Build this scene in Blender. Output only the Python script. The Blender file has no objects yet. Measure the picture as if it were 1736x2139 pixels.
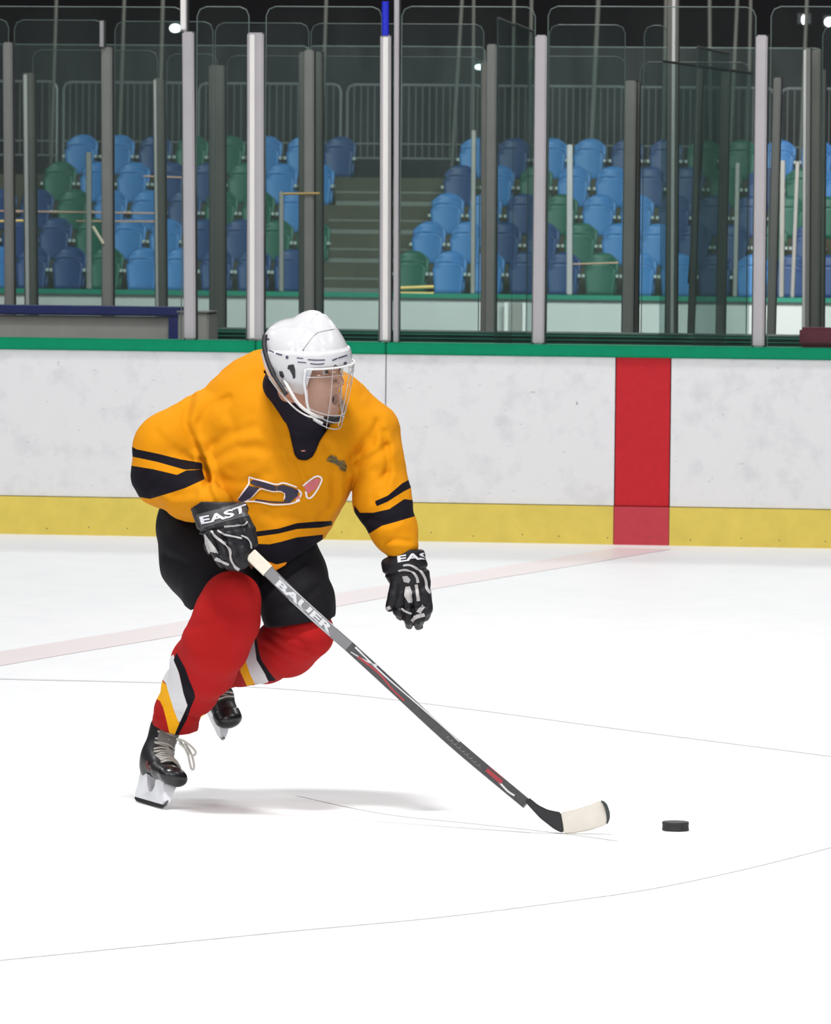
import bpy, bmesh, math, random
import numpy as np
from mathutils import Vector, Matrix
from mathutils.bvhtree import BVHTree

C = bpy.context.scene.collection
scene = bpy.context.scene
rnd = random.Random(7)

# ------------------------------------------------------------------ camera
F_PX = 13000.0                      # focal length in pixels of a 1736 wide frame
CAM_H = 1.77
PITCH = math.atan(629.5 / F_PX)
ROLL = 0.0098
cam_data = bpy.data.cameras.new('camera')
cam = bpy.data.objects.new('camera', cam_data)
C.objects.link(cam)
cam_data.sensor_fit = 'HORIZONTAL'
cam_data.sensor_width = 36.0
cam_data.lens = 36.0 * F_PX / 1736.0
cam_data.clip_end = 400
fw = Vector((0, math.cos(PITCH), -math.sin(PITCH)))
rt0 = Vector((1, 0, 0)); up0 = rt0.cross(fw)
rt = rt0 * math.cos(ROLL) + up0 * math.sin(ROLL)
upv = rt.cross(fw)
CAMLOC = Vector((0, 0, CAM_H))
M4 = Matrix((( rt.x, upv.x, -fw.x, 0), (rt.y, upv.y, -fw.y, 0), (rt.z, upv.z, -fw.z, CAM_H), (0, 0, 0, 1)))
cam.matrix_world = M4
cam_data.dof.use_dof = True
cam_data.dof.focus_distance = 18.1
cam_data.dof.aperture_fstop = 30
scene.camera = cam

# ------------------------------------------------------------------ world, lights, exposure
scene.view_settings.view_transform = 'Standard'
scene.view_settings.look = 'None'
scene.view_settings.gamma = 1.0
scene.view_settings.use_curve_mapping = False
scene.view_settings.exposure = -0.15
scene.cycles.transparent_max_bounces = 40
scene.cycles.max_bounces = 8
w = bpy.data.worlds.new('hall_air'); scene.world = w; w.use_nodes = True
w.node_tree.nodes['Background'].inputs[0].default_value = (0.9, 0.93, 1.0, 1)
w.node_tree.nodes['Background'].inputs[1].default_value = 0.06

def area(name, loc, power, sx, sy, color=(1, 0.98, 0.95), target=None):
    l = bpy.data.lights.new(name, 'AREA'); l.shape = 'RECTANGLE'; l.size = sx; l.size_y = sy
    l.energy = power; l.color = color
    o = bpy.data.objects.new(name, l); C.objects.link(o); o.location = loc
    if target is not None:
        d = Vector(target) - Vector(loc)
        o.rotation_euler = d.to_track_quat('-Z', 'Y').to_euler()
    return o
LAMPC = (1, 0.99, 0.985)
for lx, ly, pw in ((-9, 6, 340), (-9, 14, 250), (-9, 22, 260), (-9, 30, 330), (8, 6, 340), (8, 14, 250), (8, 22, 260), (8, 30, 330), (-.6, 6, 250), (-.6, 24, 260), (-.6, 31, 310)):
    area('arena_lamp', (lx, ly, 8.5), pw, 2.2, 1.2, LAMPC)
area('arena_lamp', (-.75, 15.6, 8.0), 760, 1.5, .9, LAMPC)
for lx in (-6, 3):
    area('arena_lamp', (lx, 2, 6.5), 400, 2.5, 1.2, LAMPC, target=(lx * .3, 24, 0.5))
area('stand_lamp', (2, 62, 10), 3700, 10, 2, target=(2, 80, 1.5), color=(0.95, 1.0, 1.0))
area('far_rink_fill', (2, 46, 9), 1500, 8, 3)
area('far_rink_fill', (3, 54, 7), 2200, 8, 2, target=(3, 65, 0.5))  # unseen fill light added to brighten the far wall

# ------------------------------------------------------------------ pixel helpers
def ray(px, py):
    return (fw + rt * ((px - 868.0) / F_PX) - upv * ((py - 1069.5) / F_PX))
def at(px, py, depth):
    d = ray(px, py)
    return CAMLOC + d * (depth / d.y)
def on_ice(px, py, z=0.0):
    d = ray(px, py)
    return CAMLOC + d * ((z - CAM_H) / d.z)
SK = 18.3                             # depth of the skater
def S(px, py, d=0.0):
    return at(px, py, SK + d)
PXM = SK / F_PX                       # metres per pixel at the skater
THETA = math.atan(0.149)
BU = Vector((math.cos(THETA), -math.sin(THETA), 0))       # along the boards to the right
BN = Vector((math.sin(THETA), math.cos(THETA), 0))        # away from the camera
B0 = on_ice(868, 1130)
def hit(px, py, n):
    d = ray(px, py)
    t = ((B0 + BN * n - CAMLOC).dot(BN)) / d.dot(BN)
    return CAMLOC + d * t
def along(px, n, py=600):
    return (hit(px, py, n) - B0).dot(BU)
def BP(s, n, z):
    p = B0 + BU * s + BN * n
    return Vector((p.x, p.y, z))
def project_np(V):
    D = V - np.array(CAMLOC)
    z = D @ np.array(fw); x = D @ np.array(rt); y = D @ np.array(upv)
    return 868 + F_PX * x / z, 1069.5 - F_PX * y / z

# ------------------------------------------------------------------ materials
MATS = {}
def mat(name, col, rough=0.6, metal=0.0, spec=0.5, coat=0.0, emit=None, noise=None, bump=None, alpha=None):
    if name in MATS: return MATS[name]
    m = bpy.data.materials.new(name); m.use_nodes = True
    nt = m.node_tree; b = nt.nodes['Principled BSDF']
    b.inputs['Base Color'].default_value = (*col, 1)
    b.inputs['Roughness'].default_value = rough
    b.inputs['Metallic'].default_value = metal
    b.inputs['Specular IOR Level'].default_value = spec
    b.inputs['Coat Weight'].default_value = coat
    if emit:
        b.inputs['Emission Color'].default_value = (*emit[:3], 1)
        b.inputs['Emission Strength'].default_value = emit[3]
    tc = nt.nodes.new('ShaderNodeTexCoord')
    if noise:
        sc, amt = noise
        n = nt.nodes.new('ShaderNodeTexNoise'); n.inputs['Scale'].default_value = sc; n.inputs['Detail'].default_value = 5
        nt.links.new(tc.outputs['Object'], n.inputs['Vector'])
        mx = nt.nodes.new('ShaderNodeMix'); mx.data_type = 'RGBA'
        mx.inputs['A'].default_value = (*[c * (1 - amt) for c in col], 1)
        mx.inputs['B'].default_value = (*[min(1, c * (1 + amt)) for c in col], 1)
        nt.links.new(n.outputs['Fac'], mx.inputs['Factor'])
        nt.links.new(mx.outputs['Result'], b.inputs['Base Color'])
    if bump:
        sc, st = bump
        n = nt.nodes.new('ShaderNodeTexNoise'); n.inputs['Scale'].default_value = sc; n.inputs['Detail'].default_value = 3
        nt.links.new(tc.outputs['Object'], n.inputs['Vector'])
        bp = nt.nodes.new('ShaderNodeBump'); bp.inputs['Strength'].default_value = st; bp.inputs['Distance'].default_value = 0.01
        nt.links.new(n.outputs['Fac'], bp.inputs['Height']); nt.links.new(bp.outputs['Normal'], b.inputs['Normal'])
    MATS[name] = m
    return m

def glass_mat(name, tint, haze, hazecol=(0.55, 0.66, 0.62), gloss=0.03, rough=0.03):
    m = bpy.data.materials.new(name); m.use_nodes = True
    nt = m.node_tree; nt.nodes.clear()
    out = nt.nodes.new('ShaderNodeOutputMaterial')
    tr = nt.nodes.new('ShaderNodeBsdfTransparent'); tr.inputs[0].default_value = (*tint, 1)
    df = nt.nodes.new('ShaderNodeBsdfDiffuse'); df.inputs[0].default_value = (*hazecol, 1)
    gl = nt.nodes.new('ShaderNodeBsdfGlossy'); gl.inputs['Roughness'].default_value = rough
    tc = nt.nodes.new('ShaderNodeTexCoord'); n = nt.nodes.new('ShaderNodeTexNoise'); n.inputs['Scale'].default_value = 1.7
    n.inputs['Detail'].default_value = 5
    mp = nt.nodes.new('ShaderNodeMapping'); mp.inputs['Scale'].default_value = (2.5, 2.5, .7)
    nt.links.new(tc.outputs['Object'], mp.inputs['Vector']); nt.links.new(mp.outputs['Vector'], n.inputs['Vector'])
    mr = nt.nodes.new('ShaderNodeMapRange'); mr.inputs['From Min'].default_value = .3; mr.inputs['From Max'].default_value = .7
    mr.inputs['To Min'].default_value = haze * .6; mr.inputs['To Max'].default_value = haze * 1.4
    nt.links.new(n.outputs['Fac'], mr.inputs['Value'])
    m1 = nt.nodes.new('ShaderNodeMixShader'); nt.links.new(mr.outputs['Result'], m1.inputs[0])
    nt.links.new(tr.outputs[0], m1.inputs[1]); nt.links.new(df.outputs[0], m1.inputs[2])
    m2 = nt.nodes.new('ShaderNodeMixShader'); m2.inputs[0].default_value = gloss
    nt.links.new(m1.outputs[0], m2.inputs[1]); nt.links.new(gl.outputs[0], m2.inputs[2])
    nt.links.new(m2.outputs[0], out.inputs['Surface'])
    MATS[name] = m
    return m

# ------------------------------------------------------------------ object helpers
def tag(o, label=None, cat=None, group=None, kind=None):
    if label: o['label'] = label
    if cat: o['category'] = cat
    if group: o['group'] = group
    if kind: o['kind'] = kind
    return o
def thing(name, loc, label, cat, group=None):
    o = bpy.data.objects.new(name, None); C.objects.link(o); o.location = loc
    o.empty_display_size = 0.1
    return tag(o, label, cat, group)
def obj_me(name, me, m, parent=None, smooth=False):
    if m: me.materials.append(m)
    o = bpy.data.objects.new(name, me); C.objects.link(o)
    if smooth:
        me.polygons.foreach_set('use_smooth', [True] * len(me.polygons))
    if parent is not None:
        o.parent = parent
        # children are built in world coordinates: undo the parents' offset
        off = Vector((0, 0, 0)); p = parent
        while p is not None: off += p.location; p = p.parent
        o.location = -off
    return o
def obj(name, bm, m, parent=None, smooth=False):
    me = bpy.data.meshes.new(name); bm.to_mesh(me); bm.free()
    return obj_me(name, me, m, parent, smooth)
def box(bm, corners8):
    v = [bm.verts.new(c) for c in corners8]
    for f in ((0,3,2,1),(4,5,6,7),(0,1,5,4),(1,2,6,5),(2,3,7,6),(3,0,4,7)):
        bm.faces.new([v[i] for i in f])
def bbox(bm, s0, s1, n0, n1, z0, z1):
    """box in the boards' frame (s along, n away, z up)"""
    box(bm, [BP(s0,n0,z0),BP(s1,n0,z0),BP(s1,n1,z0),BP(s0,n1,z0),BP(s0,n0,z1),BP(s1,n0,z1),BP(s1,n1,z1),BP(s0,n1,z1)])
def frame_of(d):
    d = d.normalized(); a = Vector((0, 0, 1)) if abs(d.z) < .9 else Vector((1, 0, 0))
    u = d.cross(a).normalized(); return u, d.cross(u).normalized()
def tube(bm, pts, rad, seg=8, caps=True, closed=False):
    pts = [Vector(p) for p in pts]; n = len(pts)
    rr = rad if isinstance(rad, (list, tuple)) else [rad] * n
    rings = []; pu = None
    for i, p in enumerate(pts):
        if closed: d = pts[(i + 1) % n] - pts[i - 1]
        else: d = pts[min(i + 1, n - 1)] - pts[max(i - 1, 0)]
        u, v = frame_of(d)
        if pu is not None:
            u = (pu - d.normalized() * pu.dot(d.normalized()))
            u = u.normalized() if u.length > 1e-6 else frame_of(d)[0]
            v = d.normalized().cross(u)
        pu = u
        rings.append([bm.verts.new(p + (u * math.cos(a) + v * math.sin(a)) * rr[i]) for a in [2 * math.pi * k / seg for k in range(seg)]])
    m = n if closed else n - 1
    for i in range(m):
        A = rings[i]; B = rings[(i + 1) % n]
        for k in range(seg):
            bm.faces.new((A[k], A[(k + 1) % seg], B[(k + 1) % seg], B[k]))
    if caps and not closed:
        bm.faces.new(rings[0][::-1]); bm.faces.new(rings[-1])
def smooth_path(pts, sub=6, closed=False):
    """Catmull-Rom"""
    P = [Vector(p) for p in pts]; n = len(P); out = []
    rng = range(n) if closed else range(n - 1)
    for i in rng:
        p0 = P[i - 1] if (i > 0 or closed) else P[0]; p1 = P[i]; p2 = P[(i + 1) % n]
        p3 = P[(i + 2) % n] if (closed or i + 2 < n) else P[-1]
        for k in range(sub):
            t = k / sub
            out.append(0.5 * ((2 * p1) + (p2 - p0) * t + (2 * p0 - 5 * p1 + 4 * p2 - p3) * t * t + (3 * p1 - p0 - 3 * p2 + p3) * t ** 3))
    if not closed: out.append(P[-1])
    return out

# ------------------------------------------------------------------ implicit surfaces
def smin(a, b, k):
    h = np.clip(0.5 + 0.5 * (b - a) / k, 0, 1)
    return b * (1 - h) + a * h - k * h * (1 - h)
def seg_sdf(P, A, B, a0, a1, b0, b1, ax=(0, 1, 0)):
    A = np.array(A, dtype=np.float32); B = np.array(B, dtype=np.float32)
    AB = B - A; L2 = float(AB @ AB) + 1e-9
    t = np.clip(((P - A) @ AB) / L2, 0, 1)
    q = P - A - t[..., None] * AB
    n = AB / math.sqrt(L2); y = np.array(ax, dtype=np.float32); y = y - (y @ n) * n; y = y / (np.linalg.norm(y) + 1e-9)
    v = q @ y; u2 = np.maximum((q * q).sum(-1) - v * v, 0)
    a = a0 + (a1 - a0) * t; b = b0 + (b1 - b0) * t
    k = np.sqrt(u2 / (a * a) + v * v / (b * b))
    return (k - 1) * np.minimum(a, b)
def chain_sdf(P, ch, k=0.02, ax=(0, 1, 0)):
    """ch: list of (point, half width, half depth)"""
    d = None
    if len(ch) == 1: ch = [ch[0], (Vector(ch[0][0]) + Vector((0, 0, 1e-4)), ch[0][1], ch[0][2])]
    for i in range(len(ch) - 1):
        s = seg_sdf(P, ch[i][0], ch[i+1][0], ch[i][1], ch[i+1][1], ch[i][2], ch[i+1][2], ax)
        d = s if d is None else smin(d, s, k)
    return d
def SC(pts):
    """chain given in the photograph's frame: (px, py, depth offset, half width px, half depth m)"""
    return [(S(x, y, d), hw * PXM, hd) for x, y, d, hw, hd in pts]
def ell(P, c, r):
    q = (P - np.array(c, dtype=np.float32)) / np.array(r, dtype=np.float32)
    k = np.sqrt((q * q).sum(-1))
    return (k - 1) * min(r)
def plane(P, p, n):
    n = np.array(n, dtype=np.float32); n = n / np.linalg.norm(n)
    return (P - np.array(p, dtype=np.float32)) @ n
def view_plane(P, p1, p2, side=1):
    """half space bounded by the line p1-p2 (skater frame, seen square on); >0 to the right of the direction"""
    a = S(*p1); b = S(*p2); d = b - a
    n = Vector((d.z, 0, -d.x)).normalized() * side
    return plane(P, a, n)
def surface_nets(fn, lo, hi, h):
    lo = np.array(lo, float); hi = np.array(hi, float)
    n = np.ceil((hi - lo) / h).astype(int) + 1
    xs = [(lo[i] + h * np.arange(n[i])).astype(np.float32) for i in range(3)]
    F = np.empty(n, dtype=np.float32)
    step = max(1, int(1500000 / (n[1] * n[2])))
    for i in range(0, n[0], step):
        X, Y, Z = np.meshgrid(xs[0][i:i+step], xs[1], xs[2], indexing='ij')
        F[i:i+step] = fn(np.stack([X, Y, Z], -1))
    neg = F < 0
    sl = lambda a, o: a[o[0]:a.shape[0]-1+o[0], o[1]:a.shape[1]-1+o[1], o[2]:a.shape[2]-1+o[2]]
    cnt = np.zeros(np.array(n) - 1, dtype=np.int16)
    corners = [(i, j, k) for i in (0, 1) for j in (0, 1) for k in (0, 1)]
    for c in corners: cnt += sl(neg, c)
    act = (cnt > 0) & (cnt < 8)
    idx = np.argwhere(act); nv = len(idx)
    vid = -np.ones(act.shape, dtype=np.int64); vid[act] = np.arange(nv)
    acc = np.zeros((nv, 3)); num = np.zeros(nv)
    for a in corners:
        for ax in range(3):
            if a[ax] == 1: continue
            b = list(a); b[ax] = 1
            fa = F[idx[:,0]+a[0], idx[:,1]+a[1], idx[:,2]+a[2]]; fb = F[idx[:,0]+b[0], idx[:,1]+b[1], idx[:,2]+b[2]]
            m = (fa < 0) != (fb < 0)
            t = np.where(m, fa / np.where(m, fa - fb, 1), 0)
            p = np.zeros((nv, 3)); p += np.array(a); p[:, ax] += t
            acc[m] += p[m]; num[m] += 1
    V = lo + (idx + acc / num[:, None]) * h
    quads = []
    for ax in range(3):
        o = [0, 0, 0]; o[ax] = 1
        s1 = [slice(1, -1)] * 3; s1[ax] = slice(0, -1); s2 = [slice(1, -1)] * 3; s2[ax] = slice(1, None)
        A = neg[tuple(s1)]; B = neg[tuple(s2)]
        ch = np.argwhere(A != B)
        if len(ch) == 0: continue
        inside_first = A[ch[:,0], ch[:,1], ch[:,2]]
        g = ch + 1; g[:, ax] -= 1
        u, v = (ax + 1) % 3, (ax + 2) % 3
        def cell(du, dv):
            c = g.copy(); c[:, u] -= du; c[:, v] -= dv
            return vid[c[:,0], c[:,1], c[:,2]]
        q = np.stack([cell(1, 1), cell(0, 1), cell(0, 0), cell(1, 0)], 1)
        q[~inside_first] = q[~inside_first][:, ::-1]
        quads.append(q)
    return V, np.concatenate(quads)
def mesh_from(V, Q, name='m'):
    me = bpy.data.meshes.new(name)
    me.vertices.add(len(V)); me.vertices.foreach_set('co', np.asarray(V, dtype=np.float32).ravel())
    me.loops.add(Q.size); me.loops.foreach_set('vertex_index', Q.astype(np.int32).ravel())
    me.polygons.add(len(Q)); me.polygons.foreach_set('loop_start', np.arange(0, Q.size, Q.shape[1], dtype=np.int32))
    me.update(calc_edges=True); me.validate()
    me.polygons.foreach_set('use_smooth', np.ones(len(me.polygons), dtype=bool))
    return me
def relax(V, Q, it=2, f=0.5):
    E = np.concatenate([Q[:, [0, 1]], Q[:, [1, 2]], Q[:, [2, 3]], Q[:, [3, 0]]])
    for _ in range(it):
        s = np.zeros_like(V); c = np.zeros(len(V))
        np.add.at(s, E[:, 0], V[E[:, 1]]); np.add.at(c, E[:, 0], 1)
        np.add.at(s, E[:, 1], V[E[:, 0]]); np.add.at(c, E[:, 1], 1)
        V = V * (1 - f) + f * s / c[:, None]
    return V
def poly_sd(x, y, poly):
    """signed distance (negative inside) to a polygon"""
    x = np.asarray(x, float); y = np.asarray(y, float)
    d = np.full(x.shape, 1e9); ins = np.zeros(x.shape, bool)
    n = len(poly)
    for i in range(n):
        x1, y1 = poly[i]; x2, y2 = poly[(i + 1) % n]
        ex, ey = x2 - x1, y2 - y1
        t = np.clip(((x - x1) * ex + (y - y1) * ey) / (ex * ex + ey * ey + 1e-9), 0, 1)
        d = np.minimum(d, np.hypot(x - x1 - t * ex, y - y1 - t * ey))
        c = ((y1 > y) != (y2 > y)) & (x < (x2 - x1) * (y - y1) / ((y2 - y1) if y2 != y1 else 1e-9) + x1)
        ins ^= c
    return np.where(ins, -d, d)
def set_attr(me, name, arr):
    a = me.attributes.new(name, 'FLOAT', 'POINT'); a.data.foreach_set('value', np.asarray(arr, dtype=np.float32))
def striped(name, base, layers, rough=0.8, bump=None, spec=0.2, noise=0.06):
    """base colour with colour patches where a signed distance attribute is below zero"""
    m = mat(name, base, rough, spec=spec, bump=bump); nt = m.node_tree; b = nt.nodes['Principled BSDF']
    cur = nt.nodes.new('ShaderNodeRGB'); cur.outputs[0].default_value = (*base, 1); out = cur.outputs[0]
    for attr, col in layers:
        a = nt.nodes.new('ShaderNodeAttribute'); a.attribute_name = attr
        lt = nt.nodes.new('ShaderNodeMapRange'); lt.inputs['From Min'].default_value = 0.4; lt.inputs['From Max'].default_value = -0.4
        nt.links.new(a.outputs['Fac'], lt.inputs['Value'])
        mx = nt.nodes.new('ShaderNodeMix'); mx.data_type = 'RGBA'
        nt.links.new(lt.outputs['Result'], mx.inputs['Factor']); nt.links.new(out, mx.inputs['A']); mx.inputs['B'].default_value = (*col, 1)
        out = mx.outputs['Result']
    nt.links.new(out, b.inputs['Base Color'])
    return m

# ------------------------------------------------------------------ flat marks laid on curved surfaces
def bvh_of(o):
    me = o.data; off = Vector((0, 0, 0)); p = o
    while p is not None: off += p.location; p = p.parent
    return BVHTree.FromPolygons([v.co + off for v in me.vertices], [tuple(q.vertices) for q in me.polygons])
def drop(bvh, px, py, lift):
    d = ray(px, py).normalized()
    loc, nor, i, dist = bvh.ray_cast(CAMLOC + d * 10, d)
    if loc is None: return None
    if nor.dot(d) > 0: nor = -nor
    return loc + nor * lift
def ribbon(bm, bvh, pts, width, lift=0.0015, step=3.0):
    """a thin raised band following pixel points on a surface; width in pixels"""
    P = smooth_path([Vector((x, y, 0)) for x, y in pts], 8)
    L = [P[0]]
    for p in P[1:]:
        if (p - L[-1]).length >= step: L.append(p)
    if (P[-1] - L[-1]).length > .5: L.append(P[-1])
    prev = None; n = len(L)
    for i, p in enumerate(L):
        d = (L[min(i+1, n-1)] - L[max(i-1, 0)]).normalized(); nn = Vector((-d.y, d.x, 0))
        w = width[0] + (width[1] - width[0]) * i / max(1, n - 1) if isinstance(width, tuple) else width
        row = [drop(bvh, p.x + nn.x * w * k, p.y + nn.y * w * k, lift) for k in (-.5, 0, .5)]
        if any(r is None for r in row): prev = None; continue
        row[1] = row[1]
        row = [bm.verts.new(r) for r in row]
        if prev:
            if (row[1].co - prev[1].co).length < .04:
                bm.faces.new((prev[0], prev[1], row[1], row[0])); bm.faces.new((prev[1], prev[2], row[2], row[1]))
        prev = row
def patch(bm, bvh, poly, lift=0.0015, cell=3.0):
    """fill a pixel polygon with a fine mesh laid on the surface"""
    b = bmesh.new(); vs = [b.verts.new((x, y, 0)) for x, y in poly]
    f = b.faces.new(vs); bmesh.ops.triangulate(b, faces=[f])
    for _ in range(7):
        es = [e for e in b.edges if e.calc_length() > cell]
        if not es: break
        bmesh.ops.subdivide_edges(b, edges=es, cuts=1, use_grid_fill=False)
        bmesh.ops.triangulate(b, faces=b.faces[:])
    lay(bm, b, bvh, lift)
def lay(bm, b, bvh, lift):
    mp = {}
    for v in b.verts: mp[v] = drop(bvh, v.co.x, v.co.y, lift)
    nv = {v: bm.verts.new(p) for v, p in mp.items() if p is not None}
    for f in b.faces:
        if all(v in nv for v in f.verts):
            q = [nv[v] for v in f.verts]
            if max((q[0].co - x.co).length for x in q) < .03: bm.faces.new(q)
    b.free()
def text_bm(txt, bold=0.0, cell=0.15):
    cu = bpy.data.curves.new('t', 'FONT'); cu.body = txt; cu.offset = bold; cu.resolution_u = 3
    o = bpy.data.objects.new('t', cu); C.objects.link(o)
    dg = bpy.context.evaluated_depsgraph_get(); dg.update()
    me = bpy.data.meshes.new_from_object(o.evaluated_get(dg))
    bpy.data.objects.remove(o); b = bmesh.new(); b.from_mesh(me); bpy.data.meshes.remove(me)
    xs = [v.co.x for v in b.verts]; ys = [v.co.y for v in b.verts]
    x0, x1, y0, y1 = min(xs), max(xs), min(ys), max(ys)
    for v in b.verts: v.co = ((v.co.x - x0) / (x1 - x0), (v.co.y - y0) / (y1 - y0), 0)
    for _ in range(4):
        es = [e for e in b.edges if e.calc_length() > cell]
        if not es: break
        bmesh.ops.subdivide_edges(b, edges=es, cuts=1); bmesh.ops.triangulate(b, faces=b.faces[:])
    return b
def lay_text(bm, bvh, txt, bl, br, tl, bold=0.02, lift=0.0015, bend=0.0, cell=.15):
    """text spanning the pixel parallelogram bottom-left, bottom-right, top-left"""
    b = text_bm(txt, bold, cell)
    for v in b.verts:
        u, t = v.co.x, v.co.y
        x = bl[0] + (br[0] - bl[0]) * u + (tl[0] - bl[0]) * t
        y = bl[1] + (br[1] - bl[1]) * u + (tl[1] - bl[1]) * t + bend * 4 * u * (1 - u)
        v.co = (x, y, 0)
    lay(bm, b, bvh, lift)

# ================================================================== SETTING
# ---- ice
def ice_material():
    m = mat('ice', (0.86, 0.875, 0.885), rough=0.5, spec=0.2); nt = m.node_tree; b = nt.nodes['Principled BSDF']
    tc = nt.nodes.new('ShaderNodeTexCoord'); mp = nt.nodes.new('ShaderNodeMapping')
    mp.inputs['Scale'].default_value = (1.2, 0.5, 1); mp.inputs['Rotation'].default_value = (0, 0, .5)
    n = nt.nodes.new('ShaderNodeTexNoise'); n.inputs['Scale'].default_value = 3; n.inputs['Detail'].default_value = 8; n.inputs['Roughness'].default_value = .7
    nt.links.new(tc.outputs['Object'], mp.inputs['Vector']); nt.links.new(mp.outputs['Vector'], n.inputs['Vector'])
    mp2 = nt.nodes.new('ShaderNodeMapping'); mp2.inputs['Scale'].default_value = (1.0, 14, 1); mp2.inputs['Rotation'].default_value = (0, 0, .25)
    n2 = nt.nodes.new('ShaderNodeTexNoise'); n2.inputs['Scale'].default_value = 4; n2.inputs['Detail'].default_value = 6
    nt.links.new(tc.outputs['Object'], mp2.inputs['Vector']); nt.links.new(mp2.outputs['Vector'], n2.inputs['Vector'])
    ad = nt.nodes.new('ShaderNodeMath'); ad.operation = 'ADD'
    nt.links.new(n.outputs['Fac'], ad.inputs[0]); nt.links.new(n2.outputs['Fac'], ad.inputs[1])
    cr = nt.nodes.new('ShaderNodeValToRGB'); cr.color_ramp.elements[0].position = .30; cr.color_ramp.elements[0].color = (0.80, 0.815, 0.84, 1)
    cr.color_ramp.elements[1].position = .55; cr.color_ramp.elements[1].color = (0.87, 0.88, 0.89, 1)
    hv = nt.nodes.new('ShaderNodeMath'); hv.operation = 'MULTIPLY'; hv.inputs[1].default_value = .5
    nt.links.new(ad.outputs[0], hv.inputs[0]); nt.links.new(hv.outputs[0], cr.inputs[0]); nt.links.new(cr.outputs[0], b.inputs['Base Color'])
    return m
ICE = ice_material()
bm = bmesh.new()
f0, f1 = along(-400, 0), along(2200, 0)
_a, _b, _c, _d = Vector((-16, 2, 0)), Vector((20, 2, 0)), BP(15, .05, 0), BP(-15, .05, 0); _z = Vector((0, 0, -.05))
box(bm, [_a + _z, _b + _z, _c + _z, _d + _z, _a, _b, _c, _d])
bmesh.ops.recalc_face_normals(bm, faces=bm.faces[:])
tag(obj('floor_ice', bm, ICE), kind='structure', label='white scratched ice surface of the rink')
def ice_strip(name, pts, width, col, nm):
    """painted line under the ice, following points picked on the ice"""
    P = smooth_path([on_ice(x, y) for x, y in pts], 8); b = bmesh.new(); prev = None
    for i, p in enumerate(P):
        d = (P[min(i+1, len(P)-1)] - P[max(i-1, 0)]); d.z = 0; d.normalize(); n = Vector((-d.y, d.x, 0))
        row = [b.verts.new(Vector((p.x, p.y, .0012)) + n * width * k) for k in (-.5, .5)]
        if prev: b.faces.new((prev[1], prev[0], row[0], row[1]))
        prev = row
    bmesh.ops.recalc_face_normals(b, faces=b.faces[:])
    o = obj(name, b, mat(nm, col, .35, spec=.3, noise=(3, .03))); tag(o, kind='structure'); return o
tag(ice_strip('centre_line', [(-300, 1428), (0, 1376), (400, 1309), (800, 1236), (1130, 1182), (1345, 1146)], 0.30, (0.87, 0.785, 0.80), 'line_pink'), label='faint pink centre line under the ice')
ice_strip('circle_line', [(-60, 1414), (0, 1418), (400, 1428), (700, 1447), (1000, 1482), (1300, 1522), (1500, 1548), (1736, 1578), (1800, 1588)], 0.06, (0.84, 0.85, 0.885), 'line_blue')
ice_strip('circle_line', [(-60, 2010), (0, 2005), (300, 1975), (600, 1945), (900, 1917), (1150, 1886), (1350, 1857), (1550, 1815), (1736, 1768), (1800, 1750)], 0.03, (0.68, 0.70, 0.78), 'line_near')
ice_strip('skate_groove', [(620, 1662), (800, 1700), (1000, 1722), (1180, 1742), (1290, 1757)], 0.010, (0.83, 0.835, 0.85), 'groove')

# ---- boards
def board_material():
    m = mat('board_white', (0.80, 0.80, 0.81), rough=0.45, spec=.3); nt = m.node_tree; b = nt.nodes['Principled BSDF']
    tc = nt.nodes.new('ShaderNodeTexCoord')
    def speck(scale, sx, sz, lo, hi, col, prev, rot=0.0):
        mp = nt.nodes.new('ShaderNodeMapping'); mp.inputs['Scale'].default_value = (sx, sx, sz); mp.inputs['Rotation'].default_value = (0, rot, 0)
        n = nt.nodes.new('ShaderNodeTexNoise'); n.inputs['Scale'].default_value = scale; n.inputs['Detail'].default_value = 4; n.inputs['Roughness'].default_value = .6
        nt.links.new(tc.outputs['Object'], mp.inputs['Vector']); nt.links.new(mp.outputs['Vector'], n.inputs['Vector'])
        mr = nt.nodes.new('ShaderNodeMapRange'); mr.inputs['From Min'].default_value = lo; mr.inputs['From Max'].default_value = hi
        nt.links.new(n.outputs['Fac'], mr.inputs['Value'])
        mx = nt.nodes.new('ShaderNodeMix'); mx.data_type = 'RGBA'; mx.inputs['B'].default_value = (*col, 1)
        nt.links.new(prev, mx.inputs['A']); nt.links.new(mr.outputs['Result'], mx.inputs['Factor'])
        return mx.outputs['Result']
    base = nt.nodes.new('ShaderNodeRGB'); base.outputs[0].default_value = (0.80, 0.80, 0.815, 1); o = base.outputs[0]
    o = speck(7, 1, 1, .50, .95, (0.60, 0.60, 0.63), o)
    o = speck(26, 1, 1,   .715, .77, (0.12, 0.12, 0.13), o)
    o = speck(14, 1, 4.5, .69, .77, (0.25, 0.25, 0.28), o, .12)
    nt.links.new(o, b.inputs['Base Color'])
    return m
BW = board_material()
def zat(px, py, n=0.0): return hit(px, py, n).z
ZT = zat(868, 716); ZG = zat(868, 741); ZY = zat(868, 1049)
print('BOARD HEIGHT', ZT, ZG, ZY, 'depth', B0.y, 'H')
s_red0, s_red1 = along(1285, 0, 900), along(1400, 0, 900)
seams = [along(x, 0, 800) for x in (-330, 0 - 60, 534, 806, 1286, 1401, 1790)]
edges = [-14] + [seams[2], seams[3], s_red0, s_red1] + [14]
pan = []
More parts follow.
